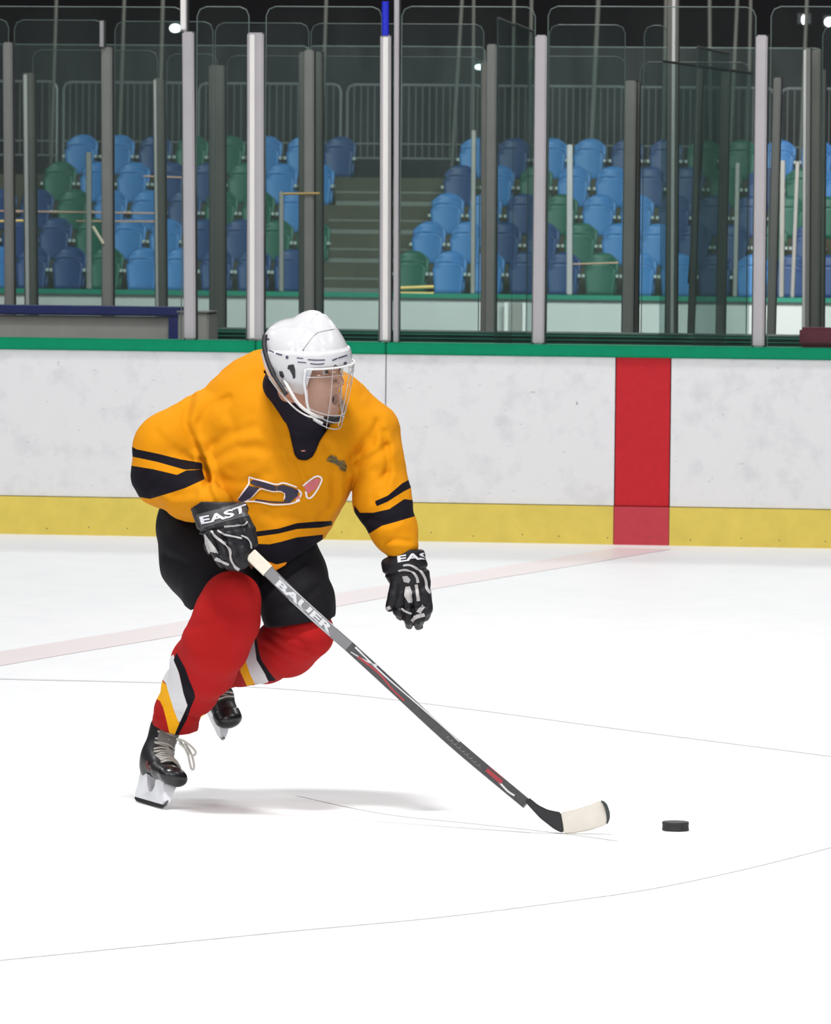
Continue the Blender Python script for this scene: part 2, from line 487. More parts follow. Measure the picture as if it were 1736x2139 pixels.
for i in range(len(edges) - 1):
    a, b_ = edges[i] + .003, edges[i + 1] - .003
    bm = bmesh.new(); bbox(bm, a, b_, 0, .06, ZY, ZG)
    if i == 3:
        o = obj('wall_board_panel', bm, mat('board_red', (0.55, 0.022, 0.03), .6, spec=.15, noise=(30, .12)))
    else:
        o = obj('wall_board_panel', bm, BW)
    tag(o, kind='structure')
YEL = mat('kick_yellow', (0.74, 0.585, 0.12), .6, spec=.15, noise=(9, .16))
for a, b_, m in ((-14, s_red0 - .003, YEL), (s_red0, s_red1, mat('kick_red', (0.52, 0.03, 0.05), .5, noise=(20, .15))), (s_red1 + .003, 14, YEL)):
    bm = bmesh.new(); bbox(bm, a, b_, -.012, .06, 0.0, ZY - .004)
    tag(obj('baseboard_kickplate', bm, m), kind='structure')
bm = bmesh.new()
s = -3.2
while s < 4:
    for z in (.04,):
        c = BP(s + .02 * math.sin(s * 37), -.012, z + .008 * math.sin(s * 91)); r = .0035
        bmesh.ops.create_uvsphere(bm, u_segments=8, v_segments=6, radius=r, matrix=Matrix.Translation(c))
    s += .235
tag(obj('trim_screws', bm, mat('screw', (.12, .1, .06), .5)), kind='structure')
bm = bmesh.new(); bbox(bm, -14, 14, .07, .16, 0.0, ZG - .01)
tag(obj('wall_board_backing', bm, mat('backing', (.05, .06, .06), .7)), kind='structure')
bm = bmesh.new(); bbox(bm, -14, seams[2] - .0025, -.016, .17, ZG, ZT); bbox(bm, seams[2] + .0025, seams[3] - .0025, -.016, .17, ZG, ZT); bbox(bm, seams[3] + .0025, 14, -.016, .17, ZG, ZT)
bmesh.ops.bevel(bm, geom=bm.edges[:], offset=.006, segments=2, affect='EDGES')
tag(obj('trim_cap_rail', bm, mat('cap_green', (0.0, 0.26, 0.125), .6, spec=.15, noise=(14, .12))), kind='structure', label='green cap rail along the top of the boards')

# ---- dark hall behind
bm = bmesh.new(); bbox(bm, -160, 160, 66, 66.5, -1, 40); tag(obj('wall_back', bm, mat('hall_dark', (.016, .013, .016), .9, noise=(.4, .4))), kind='structure')
bm = bmesh.new(); bbox(bm, -160, 160, .18, 66, -.3, -.02); tag(obj('floor_far', bm, mat('hall_floor', (.10, .11, .11), .8, noise=(.6, .2))), kind='structure')

# ================================================================== GLASS AND POSTS
G_FRONT = glass_mat('front_glass', (.95, .965, .96), .006, gloss=.015)
G_BACK = glass_mat('back_glass', (.90, .935, .93), .022, (.36, .43, .42), gloss=.015)
EDGE = mat('glass_edge', (.13, .17, .16), .3, noise=(4, .2))
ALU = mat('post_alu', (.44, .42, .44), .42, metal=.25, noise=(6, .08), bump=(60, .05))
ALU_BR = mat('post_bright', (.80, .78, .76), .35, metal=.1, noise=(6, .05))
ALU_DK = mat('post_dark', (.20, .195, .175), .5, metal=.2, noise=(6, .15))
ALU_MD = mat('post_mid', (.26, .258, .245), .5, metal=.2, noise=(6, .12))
BLACK = mat('gasket', (.03, .035, .035), .6)
def pane(name, x0, x1, ytop, ybot, n, label, m, group=None, r=.05, th=.012):
    s0, s1 = along(x0, n), along(x1, n); z1 = zat((x0 + x1) / 2, ytop, n); z0 = zat((x0 + x1) / 2, ybot, n)
    if 1 < n < 10: z0 = 0.0
    elif n > 20: z0 = zat(868, 612, 29.0)
    else: z0 = ZT
    def prof(bm, n_, inset=0.0):
        pts = [(s0 + inset, z0), (s1 - inset, z0)]
        for k in range(5): a = k * math.pi / 8; pts.append((s1 - inset - r + r * math.cos(a), z1 - inset - r + r * math.sin(a)))
        for k in range(5): a = math.pi / 2 + k * math.pi / 8; pts.append((s0 + inset + r + r * math.cos(a), z1 - inset - r + r * math.sin(a)))
        return [bm.verts.new(BP(p, n_, q)) for p, q in pts]
    root = thing(name, BP((s0 + s1) / 2, n, z0), label, 'glass pane', group)
    bm = bmesh.new(); A = prof(bm, n); B = prof(bm, n + th); k = len(A)
    bm.faces.new(A); bm.faces.new(B[::-1])
    for i in range(k): bm.faces.new((A[i], B[i], B[(i+1) % k], A[(i+1) % k])[::-1])
    obj('sheet', bm, m, root)
    bm = bmesh.new()
    pts = [v for v in ((s0, z0), (s0, z1 - r), (s0 + r * .3, z1 - r * .3), (s0 + r, z1), (s1 - r, z1), (s1 - r * .3, z1 - r * .3), (s1, z1 - r), (s1, z0))]
    tube(bm, [BP(p, n + th / 2, q) for p, q in pts], th * .28, 6)
    obj('edge', bm, EDGE, root)
    return root
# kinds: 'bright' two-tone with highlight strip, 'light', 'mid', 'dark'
def post(x_top, x_bot, w, ytop, ybot, n, label, kind='light', group=None, strip=None, base=True, depth=.07):
    p1 = hit(x_top, ytop, n); p0 = hit(x_bot, ybot, n)
    if 1 < n < 10 and base: q = p0 + (p0 - p1) * (p0.z / (p1.z - p0.z)); p0 = Vector((q.x, q.y, -.02))
    elif n > 20: p0.z = zat(868, 612, 29.0)
    elif base: p0.z = ZT
    wd = (along(x_bot + w / 2, n) - along(x_bot - w / 2, n))
    m = {'light': ALU, 'bright': ALU, 'mid': ALU_MD, 'dark': ALU_DK}[kind]
    root = thing('glass_post', p0, label, 'post', group)
    bm = bmesh.new()
    def bar(u0, u1, n0, n1, za, zb, bm):
        c = []
        for p, z in ((p0, za), (p1, zb)):
            for u, nn in ((u0, n0), (u1, n0), (u1, n1), (u0, n1)):
                q = p + BU * (wd * u) + BN * nn; c.append(Vector((q.x, q.y, z)))
        box(bm, c)
    bar(-.5, .5, 0, depth, p0.z, p1.z, bm)
    bmesh.ops.bevel(bm, geom=bm.edges[:], offset=min(.008, wd * .15), segments=2, affect='EDGES')
    obj('channel', bm, m, root)
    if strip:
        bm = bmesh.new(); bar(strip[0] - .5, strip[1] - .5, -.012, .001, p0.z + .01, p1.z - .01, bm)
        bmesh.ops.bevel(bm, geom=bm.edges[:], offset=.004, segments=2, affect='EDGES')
        obj('pale_strip', bm, ALU_BR, root)
    for sgn in (-1, 1):
        bm = bmesh.new(); e = .5 * sgn; g = .004 / wd * sgn
        a, b_ = sorted((e, e + g)); bar(a, b_, .02, depth - .01, p0.z, p1.z, bm); obj('gasket', bm, BLACK, root)
    if base and n > 1:
        bm = bmesh.new(); bar(-.58, .58, -.01, depth + .01, p0.z - .02, p0.z + .03, bm); obj('foot_bracket', bm, m, root)
    return root
FG = 'front glass posts standing on the green cap rail'
post(392, 396, 24, 66, 709, .03, 'light grey glass post left of the helmet, beside the small grey box', 'light')
post(533, 533, 34, 68, 711, .03, 'two-tone glass post with a bright white strip, left of the helmet', 'bright', strip=(.18, .48))  # its pale strip stands for the highlight down the left side
post(805, 804, 22, 73, 716, .03, 'bright glass post with blue tape above its top, right of the helmet', 'bright', strip=(.3, .8))
post(828.5, 826.5, 10, -60, 717, .05, 'tall narrow grey post running out of the top, right of the blue-taped post', 'light')
post(1130, 1124, 24, 73, 721, .03, 'plain light grey glass post on the cap rail between helmet and red stripe', 'light')
post(1591, 1584, 24, 73, 727, .03, 'plain light grey glass post on the cap rail right of the red stripe', 'light')
post(383, 383, 13, -60, 66, .05, 'slim white extension pole above the post left of the helmet', 'bright', strip=(.1, .9), base=False)
post(212, 212, 8, 43, 98, 2.55, 'short pale stub on top of the dark post above the blue bench', 'light', base=False)
# blue tape
bm = bmesh.new(); tube(bm, [hit(805, 74, .04), hit(805, 3, .04)], .019, 12)
tag(obj('tape_wrap', bm, mat('blue_tape', (.01, .02, .55), .5, noise=(80, .3))), 'bright blue tape wrapped around the pole end above the bright post', 'tape')
# second row of posts
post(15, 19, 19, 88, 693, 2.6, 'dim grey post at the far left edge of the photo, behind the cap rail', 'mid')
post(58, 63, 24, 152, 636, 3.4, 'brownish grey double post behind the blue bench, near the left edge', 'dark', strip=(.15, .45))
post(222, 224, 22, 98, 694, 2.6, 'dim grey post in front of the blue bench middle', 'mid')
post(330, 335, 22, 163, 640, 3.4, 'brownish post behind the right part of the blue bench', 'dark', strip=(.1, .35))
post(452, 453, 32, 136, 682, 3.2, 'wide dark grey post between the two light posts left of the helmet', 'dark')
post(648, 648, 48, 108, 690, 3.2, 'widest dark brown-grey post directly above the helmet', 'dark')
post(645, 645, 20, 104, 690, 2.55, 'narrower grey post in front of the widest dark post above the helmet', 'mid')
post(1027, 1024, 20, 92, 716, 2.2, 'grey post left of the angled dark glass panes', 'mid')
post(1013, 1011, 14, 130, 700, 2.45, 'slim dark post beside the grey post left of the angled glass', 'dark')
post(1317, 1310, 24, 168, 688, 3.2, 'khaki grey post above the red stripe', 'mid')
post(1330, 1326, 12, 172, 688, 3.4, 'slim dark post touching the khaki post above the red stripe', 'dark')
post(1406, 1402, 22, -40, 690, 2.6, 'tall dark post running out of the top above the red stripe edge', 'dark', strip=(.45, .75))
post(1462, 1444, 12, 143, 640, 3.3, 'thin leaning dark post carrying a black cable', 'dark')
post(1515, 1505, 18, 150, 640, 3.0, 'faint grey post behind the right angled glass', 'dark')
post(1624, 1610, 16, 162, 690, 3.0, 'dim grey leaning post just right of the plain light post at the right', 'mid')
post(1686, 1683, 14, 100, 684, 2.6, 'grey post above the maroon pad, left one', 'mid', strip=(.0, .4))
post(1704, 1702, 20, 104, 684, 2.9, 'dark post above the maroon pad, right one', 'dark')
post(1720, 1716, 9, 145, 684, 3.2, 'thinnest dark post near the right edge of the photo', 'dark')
# far thin posts at the low wall in front of the seats
for xt, xb, yt, yb, w_, lb in ((184, 185, 318, 604, 10, 'thin pale post in front of the green seats at the left'), (587, 587, 400, 611, 8, 'thin pale post between the bright post and the widest post'),
        (989, 987, 272, 614, 8, 'thin pale post in front of the blue seats right of the aisle'), (1190, 1189, 302, 620, 11, 'thin pale post in front of the seats right of the plain light post'),
        (1541, 1535, 340, 624, 8, 'thin pale post seen through the right angled glass'), (1635, 1632, 335, 625, 9, 'thin pale post right of the leaning grey post'), (1666, 1655, 338, 625, 7, 'thin pale post just left of the posts above the maroon pad'),
        (1617, 1611, 468, 626, 7, 'short pale stick leaning at the low wall near the right edge')):
    post(xt, xb, w_, yt, yb, 29.0, lb, 'mid' if w_ < 11 else 'light', base=False, depth=.05)
# front panes
fp = [(-90, 379), (407, 515), (551, 792), (834, 1112), (1139, 1572), (1604, 1850)]
for (x0, x1), lb in zip(fp, ('tall clear glass pane at the far left, in front of the blue bench', 'narrow clear glass pane left of the helmet', 'clear glass pane directly above the helmet', 'clear glass pane in front of the aisle steps', 'wide clear glass pane above the red stripe', 'clear glass pane above the maroon pad at the right edge')):
    pane('rink_glass', x0, x1, 14, 712 + (x0 - 868) * .014, .05, lb, G_FRONT)
bp2 = [(-90, 14), (26, 213), (236, 440), (445, 640), (645, 1005), (1142, 1300), (1340, 1390), (1712, 1850)]
lbs = ('rear glass strip at the far left edge', 'rear glass pane behind the blue bench, left half', 'rear glass pane behind the blue bench, right half', 'rear glass pane between the wide dark posts', 'long rear glass pane in front of the aisle', 'rear glass pane left of the khaki post', 'narrow rear glass pane right of the khaki post', 'rear glass strip at the right edge')
for i, ((x0, x1), lb) in enumerate(zip(bp2, lbs)):
    pane('rink_glass', x0, x1, (40, 42, 45, 48, 50, 52, 53, 55)[i], 690, 2.75, lb, G_BACK)
bp3 = [(65, 325), (345, 450), (470, 1000), (1100, 1301), (1332, 1560)]
lbs = ('lower rear pane with rounded corners behind the left posts', 'small lower rear pane behind the light post left of the helmet', 'lower rear pane crossing behind the helmet post and aisle', 'lower rear pane with a clear right corner above the seats', 'lower rear pane right of the khaki post')
for i, ((x0, x1), lb) in enumerate(zip(bp3, lbs)):
    pane('rink_glass', x0, x1, (105, 113, 118, 118, 130)[i], 686, 3.55, lb, G_BACK)
for (x0, x1), yt, lb in (((-90, 640), 94, 'distant glass in front of the left seats'), ((640, 1008), 97, 'distant glass in front of the aisle'), ((1012, 1710), 99, 'distant glass in front of the right seats')):
    pane('rink_glass', x0, x1, yt, 612, 29.2, lb, G_BACK)
# angled (end-on) panes of the box divider
def divider(xa, ya, xb, yb, ybotm, n0, n1, label, m):
    a1, b1 = hit(xa, ya, n0), hit(xb, yb, n1); z0 = 0.0 if n0 < 1 else zat(1000, 694, 2.0)
    root = thing('divider_glass', Vector((a1.x, a1.y, z0)), label, 'glass pane'); bm = bmesh.new()
    t = BU * .012
    box(bm, [Vector((a1.x, a1.y, z0)), Vector((a1.x, a1.y, z0)) + t, Vector((b1.x, b1.y, z0)) + t, Vector((b1.x, b1.y, z0)), a1, a1 + t, b1 + t, b1])
    bmesh.ops.recalc_face_normals(bm, faces=bm.faces[:]); obj('sheet', bm, m, root)
    bm = bmesh.new(); tube(bm, [a1 + t * .5, b1 + t * .5], .008, 6); obj('top_seal', bm, BLACK, root)
    return root
G_DIV = glass_mat('divider_glass_mat', (.74, .80, .79), .07, (.30, .38, .37))
divider(1038, 38, 1072, 52, 700, .3, 1.3, 'dark angled glass divider right of the grey post, nearer half', G_DIV)
divider(1074, 50, 1112, 66, 700, 1.35, 2.4, 'dark angled glass divider right of the grey post, farther half', G_DIV)
divider(1455, 98, 1520, 112, 640, .5, 1.9, 'dark angled glass divider right of the leaning post', G_DIV)
divider(1383, 128, 1567, 153, 640, 1.8, 2.4, 'wide dark angled glass divider above the right end of the red stripe', G_DIV)
# black cable down the leaning post
bm = bmesh.new(); tube(bm, smooth_path([hit(x, y, 3.5) for x, y in ((1466, 290), (1462, 360), (1452, 440), (1446, 520), (1440, 592))], 5), .011, 8)
tag(obj('cable', bm, BLACK), 'black cable hanging along the thin leaning post', 'cable')

# ================================================================== BOX BEHIND THE BOARDS
NAVY = mat('bench_navy', (.012, .02, .16), .5, noise=(8, .2))
GREYP = mat('panel_grey', (.42, .40, .375), .7, noise=(10, .12))
n = 1.95
root = thing('bench', BP(along(190, n), n, zat(190, 700, n)), 'long navy blue bench with grey front panel behind the boards at the left', 'bench')
bm = bmesh.new(); bbox(bm, along(-90, n), along(377, n), n, n + .34, zat(190, 659, n), zat(190, 640, n)); bmesh.ops.bevel(bm, geom=bm.edges[:], offset=.008, segments=2, affect='EDGES'); obj('seat', bm, NAVY, root)
bm = bmesh.new(); bbox(bm, along(352, n), along(373, n), n + .01, n + .35, 0.0, zat(362, 659, n)); obj('leg', bm, NAVY, root)
bm = bmesh.new(); bbox(bm, along(-90, n), along(351, n), n + .04, n + .06, 0.0, zat(190, 660, n)); obj('front_panel', bm, GREYP, root)
bm = bmesh.new(); n = .9; bbox(bm, along(372, n), along(436, n), n, n + .3, 0.0, zat(404, 653, n)); bmesh.ops.bevel(bm, geom=bm.edges[:], offset=.01, segments=2, affect='EDGES')
root = thing('cabinet_box', BP(along(404, n), n, 0), 'small grey box standing behind the light post left of the helmet', 'box'); obj('body', bm, GREYP, root)
bm = bmesh.new(); bbox(bm, along(370, n), along(438, n), n - .01, n + .31, zat(404, 653, n), zat(404, 650, n)); obj('lid', bm, ALU_MD, root)
# back wall of the box: dark green shelves
DG = mat('dark_green', (.008, .075, .05), .4, noise=(9, .4)); LG = mat('ledge_green', (.03, .28, .19), .35)
n = 2.0
bm = bmesh.new(); bbox(bm, along(438, n), 9, n, n + .5, 0, zat(1000, 694, n)); tag(obj('wall_box_back', bm, DG), kind='structure')
for yy in (699, 707, 715):
    bm = bmesh.new(); bbox(bm, along(442, n), 9, n - .03, n, zat(1000, yy + 1.5, n), zat(1000, yy, n)); tag(obj('trim_ledge', bm, LG), kind='structure')
# maroon pad on the rail
n = .075
root = thing('pad', BP(along(1705, n), n, ZT), 'maroon rounded pad standing on the cap rail at the right edge', 'pad')
bm = bmesh.new(); bbox(bm, along(1671, n), along(1790, n), n, n + .09, ZT, zat(1705, 684, n)); bmesh.ops.bevel(bm, geom=bm.edges[:], offset=.014, segments=4, affect='EDGES'); obj('cushion', bm, mat('maroon', (.12, .008, .025), .6, noise=(8, .15)), root)
bm = bmesh.new(); bbox(bm, along(1671, n), along(1790, n), n - .004, n, ZT + .02, ZT + .028); obj('piping', bm, mat('maroon_dark', (.06, .005, .012), .6), root)
# far low wall with green cap
n = 29.0
zc1, zc0, = zat(868, 613, n), zat(868, 622, n)
bm = bmesh.new(); bbox(bm, -40, 40, n, n + .15, 0, zc0); tag(obj('wall_far_boards', bm, mat('far_white', (.50, .54, .53), .5, noise=(2, .05))), kind='structure')
bm = bmesh.new(); bbox(bm, -40, 40, n - .05, n + .22, zc0, zc1); tag(obj('trim_far_cap', bm, mat('far_green', (.01, .20, .13), .45)), kind='structure')
for x0, x1, lb in ((1054, 1062, 'left'), (1092, 1098, 'right')):
    bm = bmesh.new(); bbox(bm, along(x0, n - .1), along(x1, n - .1), n - .1, n - .06, .1, zat(1080, 632, n - .1)); tag(obj('trim_door_jamb', bm, mat('jamb_white', (.85, .88, .86), .5)), kind='structure')
bm = bmesh.new(); bbox(bm, along(1063, n - .1), along(1091, n - .1), n - .09, n - .065, .1, zat(1080, 634, n - .1)); tag(obj('door_1', bm, mat('door_grey', (.30, .30, .29), .6)), kind='structure')

# ================================================================== STANDS
N0 = 43.0
def stand_n(i): return N0 + i * .85
STEP_R = mat('riser', (.075, .066, .038), .85, noise=(3, .3)); STEP_T = mat('tread', (.20, .205, .18), .8, noise=(3, .2))
zrow = [zat(868, 524, N0) + .36 * i for i in range(5)]       # top of the backrests
for i in range(5):
    zf = zrow[i] - .525; nn = stand_n(i)
    bm = bmesh.new(); bbox(bm, -30, 30, nn - .20, nn + (.65 if i < 4 else 3.2), zf - .6, zf)
    tag(obj('stand_terrace', bm, STEP_R), kind='structure')
sa, sb = along(662, N0), along(868, N0)
for i in range(5):
    zf = zrow[i] - .525; nn = stand_n(i)
    for k in (0, 1):
        bm = bmesh.new(); sh = .16 * i
        s0_, s1_ = along(655 + 14 * i, nn), along(846 + 28 * i, nn)
        bbox(bm, s0_, s1_, nn - .45 + .42 * k, nn - .04 + .42 * k, zf - .36 + .18 * k, zf - .02 + .18 * k - .16)
        tag(obj('stair_step', bm, STEP_T), kind='structure')
        bm = bmesh.new(); bbox(bm, s0_, s1_, nn - .46 + .42 * k, nn - .44 + .42 * k, zf - .30 + .18 * k, zf - .2 + .18 * k)
        tag(obj('stair_riser', bm, STEP_R), kind='structure')
# one seat: backrest, folded pan, side brackets
SEATCOL = {'b': ('light blue', (.05, .215, .54)), 'n': ('dark blue', (.016, .055, .19)), 'g': ('green', (.012, .12, .075)), 'd': ('navy', (.02, .03, .09))}
def seat_shell(wt, wb, h, z0, y0, curve, th, lean, rows=8, cols=10):
    bm = bmesh.new(); g = []
    for i in range(rows + 1):
        t = i / rows; z = z0 + h * t
        half = (wb + (wt - wb) * min(1, t * 1.3)) / 2
        if t > .78: half *= math.sqrt(max(0.0, 1 - ((t - .78) / .26) ** 2.2)) * .45 + .55 if t < 1 else .62
        row = []
        for j in range(cols + 1):
            u = j / cols * 2 - 1
            zz = z - (h * .07 * abs(u) ** 3 if t > .7 else 0)
            row.append(bm.verts.new((u * half, y0 + curve * (1 - u * u) + lean * t, zz)))
        g.append(row)
    for i in range(rows):
        for j in range(cols): bm.faces.new((g[i][j], g[i][j+1], g[i+1][j+1], g[i+1][j]))
    bmesh.ops.recalc_face_normals(bm, faces=bm.faces[:])
    bmesh.ops.solidify(bm, geom=bm.faces[:], thickness=th)
    return bm
def make_seat(ck):
    root = bpy.data.objects.new('stadium_seat', None); C.objects.link(root); root.empty_display_size = .1
    m = mat('seat_' + ck, SEATCOL[ck][1], .45, spec=.4, noise=(4, .08))
    obj('backrest', seat_shell(.425, .37, .50, -.50, .05, .05, .022, .06), m, root, True)
    obj('seat_pan', seat_shell(.40, .34, .40, -.52, -.09, .03, .028, .02), m, root, True)
    # raised lip across the top of the folded pan
    bm = bmesh.new(); tube(bm, [Vector((x, -.055 - .02 * (1 - (x / .19) ** 2), -.125 - .03 * abs(x / .19) ** 3)) for x in np.linspace(-.19, .19, 11)], .010, 6)
    obj('lip', bm, m, root, True)
    for sx in (-1, 1):
        bm = bmesh.new(); box(bm, [Vector((sx * .209 + a, b_, c)) for c in (-.30, -.265) for a, b_ in ((-.016, -.10), (.016, -.10), (.016, .05), (-.016, .05))])
        obj('bracket', bm, mat('bracket', (.55, .58, .55), .4), root)
    return root
protos = {}
def copy_seat(ck):
    if ck not in protos: protos[ck] = make_seat(ck); return protos[ck]
    p = protos[ck]; r = p.copy(); C.objects.link(r)
    for ch in p.children:
        c = ch.copy(); C.objects.link(c); c.parent = r; c.matrix_parent_inverse = Matrix.Identity(4)
    return r
ORD = ['first', 'second', 'third', 'fourth', 'fifth', 'sixth', 'seventh', 'eighth', 'ninth', 'tenth', 'eleventh', 'twelfth']
ROWN = ['front', 'second', 'third', 'fourth', 'top']
# left block ends (x of the seat next to the aisle, colours listed from the aisle to the left)
left = [(606, 'nnnbbgnnb'), (653, 'ggnnbbgnn'), (614, 'bggnbbgnn'), (661, 'bbgnnbbg'), (706, 'nbbggnbb')]
right = [(859, 'gbbnngbbnbnn'), (894, 'bbnngbbnngn'), (932, 'bbngbbnnngg'), (958, 'nbgbbnngngb'), (990, 'bnbbnnggbb')]
for i in range(5):
    nn = stand_n(i)
    for side, (x0, cols), sg in (('left', left[i], -1), ('right', right[i], 1)):
        step = 77 if sg < 0 else 79.3
        for k, ck in enumerate(cols):
            px = x0 + sg * step * k
            if px < -60 or px > 1800: continue
            s = copy_seat(ck); p = BP(along(px, nn), nn, zrow[i])
            s.location = p; s.rotation_euler = (0, 0, -THETA)
            nm = SEATCOL[ck][0]
            tag(s, '%s plastic folding seat in the %s row, %s seat %s of the aisle' % (nm, ROWN[i], ORD[k], side) if k < 12 else '%s plastic folding seat at the far right end of the %s row' % (nm, ROWN[i]), 'seat', 'stadium seats in the stand')
# crowd barriers at the top of the stand
nb = 48.0; BAR = mat('barrier_steel', (.30, .30, .31), .4, metal=.4); BARD = mat('barrier_bar', (.10, .098, .095), .5)
bl = [(-190, 116), (130, 398), (412, 708), (722, 1008), (1022, 1308), (1322, 1612), (1626, 1916)]
blab = ('at the far left edge', 'above the left green seats', 'behind the bright post, left of the aisle', 'straight above the aisle', 'behind the plain light post', 'right of the khaki post', 'at the right edge')
for (x0, x1), lb in zip(bl, blab):
    zt, zb = zat((x0 + x1) / 2, 172 + (x0 - 100) * .009, nb), zat((x0 + x1) / 2, 331 + (x0 - 700) * .009, nb)
    s0_, s1_ = along(x0, nb), along(x1, nb); r = .09
    root = thing('crowd_barrier', BP((s0_ + s1_) / 2, nb, zb), 'grey steel crowd barrier with upright bars ' + lb, 'barrier', 'barriers along the top of the stand')
    bm = bmesh.new(); zl = zrow[4] - .525; pts = [(s0_, zl), (s0_, zt - r), (s0_ + .3 * r, zt - .3 * r), (s0_ + r, zt), (s1_ - r, zt), (s1_ - .3 * r, zt - .3 * r), (s1_, zt - r), (s1_, zl)]
    tube(bm, [BP(a, nb, z) for a, z in pts], .018, 6); tube(bm, [BP(s0_, nb, zb), BP(s1_, nb, zb)], .014, 6); tube(bm, [BP(s0_, nb, zb + .19), BP(s1_, nb, zb + .19)], .012, 6)
    obj('frame', bm, BAR, root)
    bm = bmesh.new(); nbar = 19
    for k in range(1, nbar + 1):
        a = s0_ + (s1_ - s0_) * k / (nbar + 1); tube(bm, [BP(a, nb, zb), BP(a, nb, zt)], .009, 5)
    obj('bars', bm, BARD, root)
# masts going up out of the picture
for xt, xb, yb, w_, lb in ((120, 108, 300, 8, 'thin dim mast behind the far left seats'), (262, 250, 290, 8, 'thin dim mast right of the left seats'), (342, 335, 200, 9, 'thin dim mast behind the blue bench posts'), (684, 675, 190, 8, 'thin pale mast right of the widest post'),
        (970, 945, 330, 8, 'pale leaning mast above the aisle'), (990, 988, 270, 7, 'thin upright mast beside the leaning one above the aisle'), (1075, 1070, 300, 7, 'thin mast inside the angled glass'), (1112, 1104, 320, 8, 'pale mast just left of the plain light post'),
        (1254, 1236, 285, 10, 'clearest pale leaning mast above the light blue top seats'), (1393, 1386, 290, 8, 'thin mast beside the tall dark post'), (1482, 1484, 300, 8, 'thin upright mast above the right angled glass'), (1544, 1526, 310, 8, 'pale leaning mast left of the right light post'),
        (1570, 1562, 310, 7, 'thin mast touching the right light post'), (1689, 1674, 290, 8, 'pale mast above the maroon pad')):
    nn = 47.0; a, b_ = hit(xt, -80, nn), hit(xb, yb, nn); a = b_ + (a - b_) * 1.15
    zl = zrow[4] - .525; b_ = b_ + (b_ - a) * ((b_.z - zl) / (a.z - b_.z))
    bm = bmesh.new(); tube(bm, [b_, a], w_ / 2 / 158, 8)
    root = thing('mast', b_, lb, 'pole', 'netting masts behind the stand'); obj('pole', bm, mat('mast_grey', (.13, .125, .11), .6, noise=(3, .1)), root)
# reflected lights far behind, built as small glowing bodies
for x, y, w_, h_, lb in ((366, 59, 24, 18, 'bright white lamp beside the pole at the top left'), (1003, 140, 24, 12, 'bright white lamp left of the grey post at the top middle'), (1679, 41, 9, 20, 'small bright lamp left of the pale mast at the top right'), (1733, 46, 22, 20, 'bright lamp at the top right corner')):
    nn = 60.0; c = hit(x, y, nn); root = thing('glint', c, lb, 'glint')
    bm = bmesh.new(); bmesh.ops.create_uvsphere(bm, u_segments=16, v_segments=10, radius=1, matrix=Matrix.Translation(c) @ Matrix.Diagonal((w_ / 2 / 140, .06, h_ / 2 / 140, 1)))
    obj('glow_spot', bm, mat('glint_glow', (1, 1, 1), .4, emit=(.9, .97, 1, 5)), root, True)
    bm = bmesh.new(); bbox(bm, (c - B0).dot(BU) - .1, (c - B0).dot(BU) + .1, nn + .07, nn + .2, c.z - .06, c.z + .1); obj('glint_back', bm, BLACK, root)
# rails, sticks and reflections built as rods, seen through the glass
WOOD = mat('pine', (.62, .42, .14), .5, noise=(5, .15)); PINK = mat('rod_pink', (.42, .25, .17), .5)
for pts, r, m, n_, lb in (([(-60, 464), (48, 461)], 2.6, WOOD, 29.15, 'yellow wooden stick end at the left edge'), ([(0, 441), (330, 446)], 1.8, PINK, 29.16, 'long thin pinkish reflection in front of the left seats, upper one'),
        ([(160, 462), (330, 463)], 1.9, PINK, 29.16, 'thin pinkish reflection in front of the left seats, lower one'), ([(300, 368), (380, 371)], 1.6, PINK, 29.16, 'short dim reddish rail left of the light post'),
        ([(592, 405), (668, 404)], 2.6, WOOD, 2.54, 'short yellow stick across the widest dark post'), ([(830, 602), (906, 599)], 3.2, WOOD, 29.15, 'upper of two yellow sticks below the green seat by the aisle'),
        ([(830, 612), (906, 613)], 3.0, WOOD, 29.15, 'lower of two yellow sticks below the green seat by the aisle'), ([(194, 473), (216, 509)], 3.4, mat('pale_reflection', (.75, .74, .55), .5), 2.6, 'short bright slanted reflection in front of the green seats at the left'),
        ([(1196, 552), (1292, 549)], 1.6, PINK, 29.16, 'thin dim rail in front of the green seats right of the plain light post')):
    bm = bmesh.new(); sc = F_PX / (B0.y + n_); P = [hit(x, y, n_) for x, y in pts]; tube(bm, P, r / sc, 8)
    tag(obj('stick', bm, m), lb, 'stick')  # the pinkish pair and the slanted one are reflections built as rods

# ================================================================== SKATER
ORANGE = (0.60, 0.23, 0.003); BLK = (0.007, 0.006, 0.010)
base = S(470, 1640); base = Vector((base.x, base.y, 0.0))
person = thing('person', base, 'crouching hockey player in orange and black jersey, white helmet and red striped socks', 'person')
def part(name, me, m, parent=person):
    return obj_me(name, me, m, parent, True)
def bounds(chs, pad=.04):
    P = [c[0] for ch in chs for c in ch]; R = max(max(c[1], c[2]) for ch in chs for c in ch) + pad
    lo = [min(p[i] for p in P) - R for i in range(3)]; hi = [max(p[i] for p in P) + R for i in range(3)]
    return lo, hi
def px_xy(P):
    D = P - np.array(CAMLOC, dtype=np.float32)
    z = D @ np.array(fw, dtype=np.float32); x = D @ np.array(rt, dtype=np.float32); y = D @ np.array(upv, dtype=np.float32)
    return 868 + F_PX * x / z, 1069.5 - F_PX * y / z
def PL(pts, ox, oy, sc): return [(ox + x / sc, oy + y / sc) for x, y in pts]
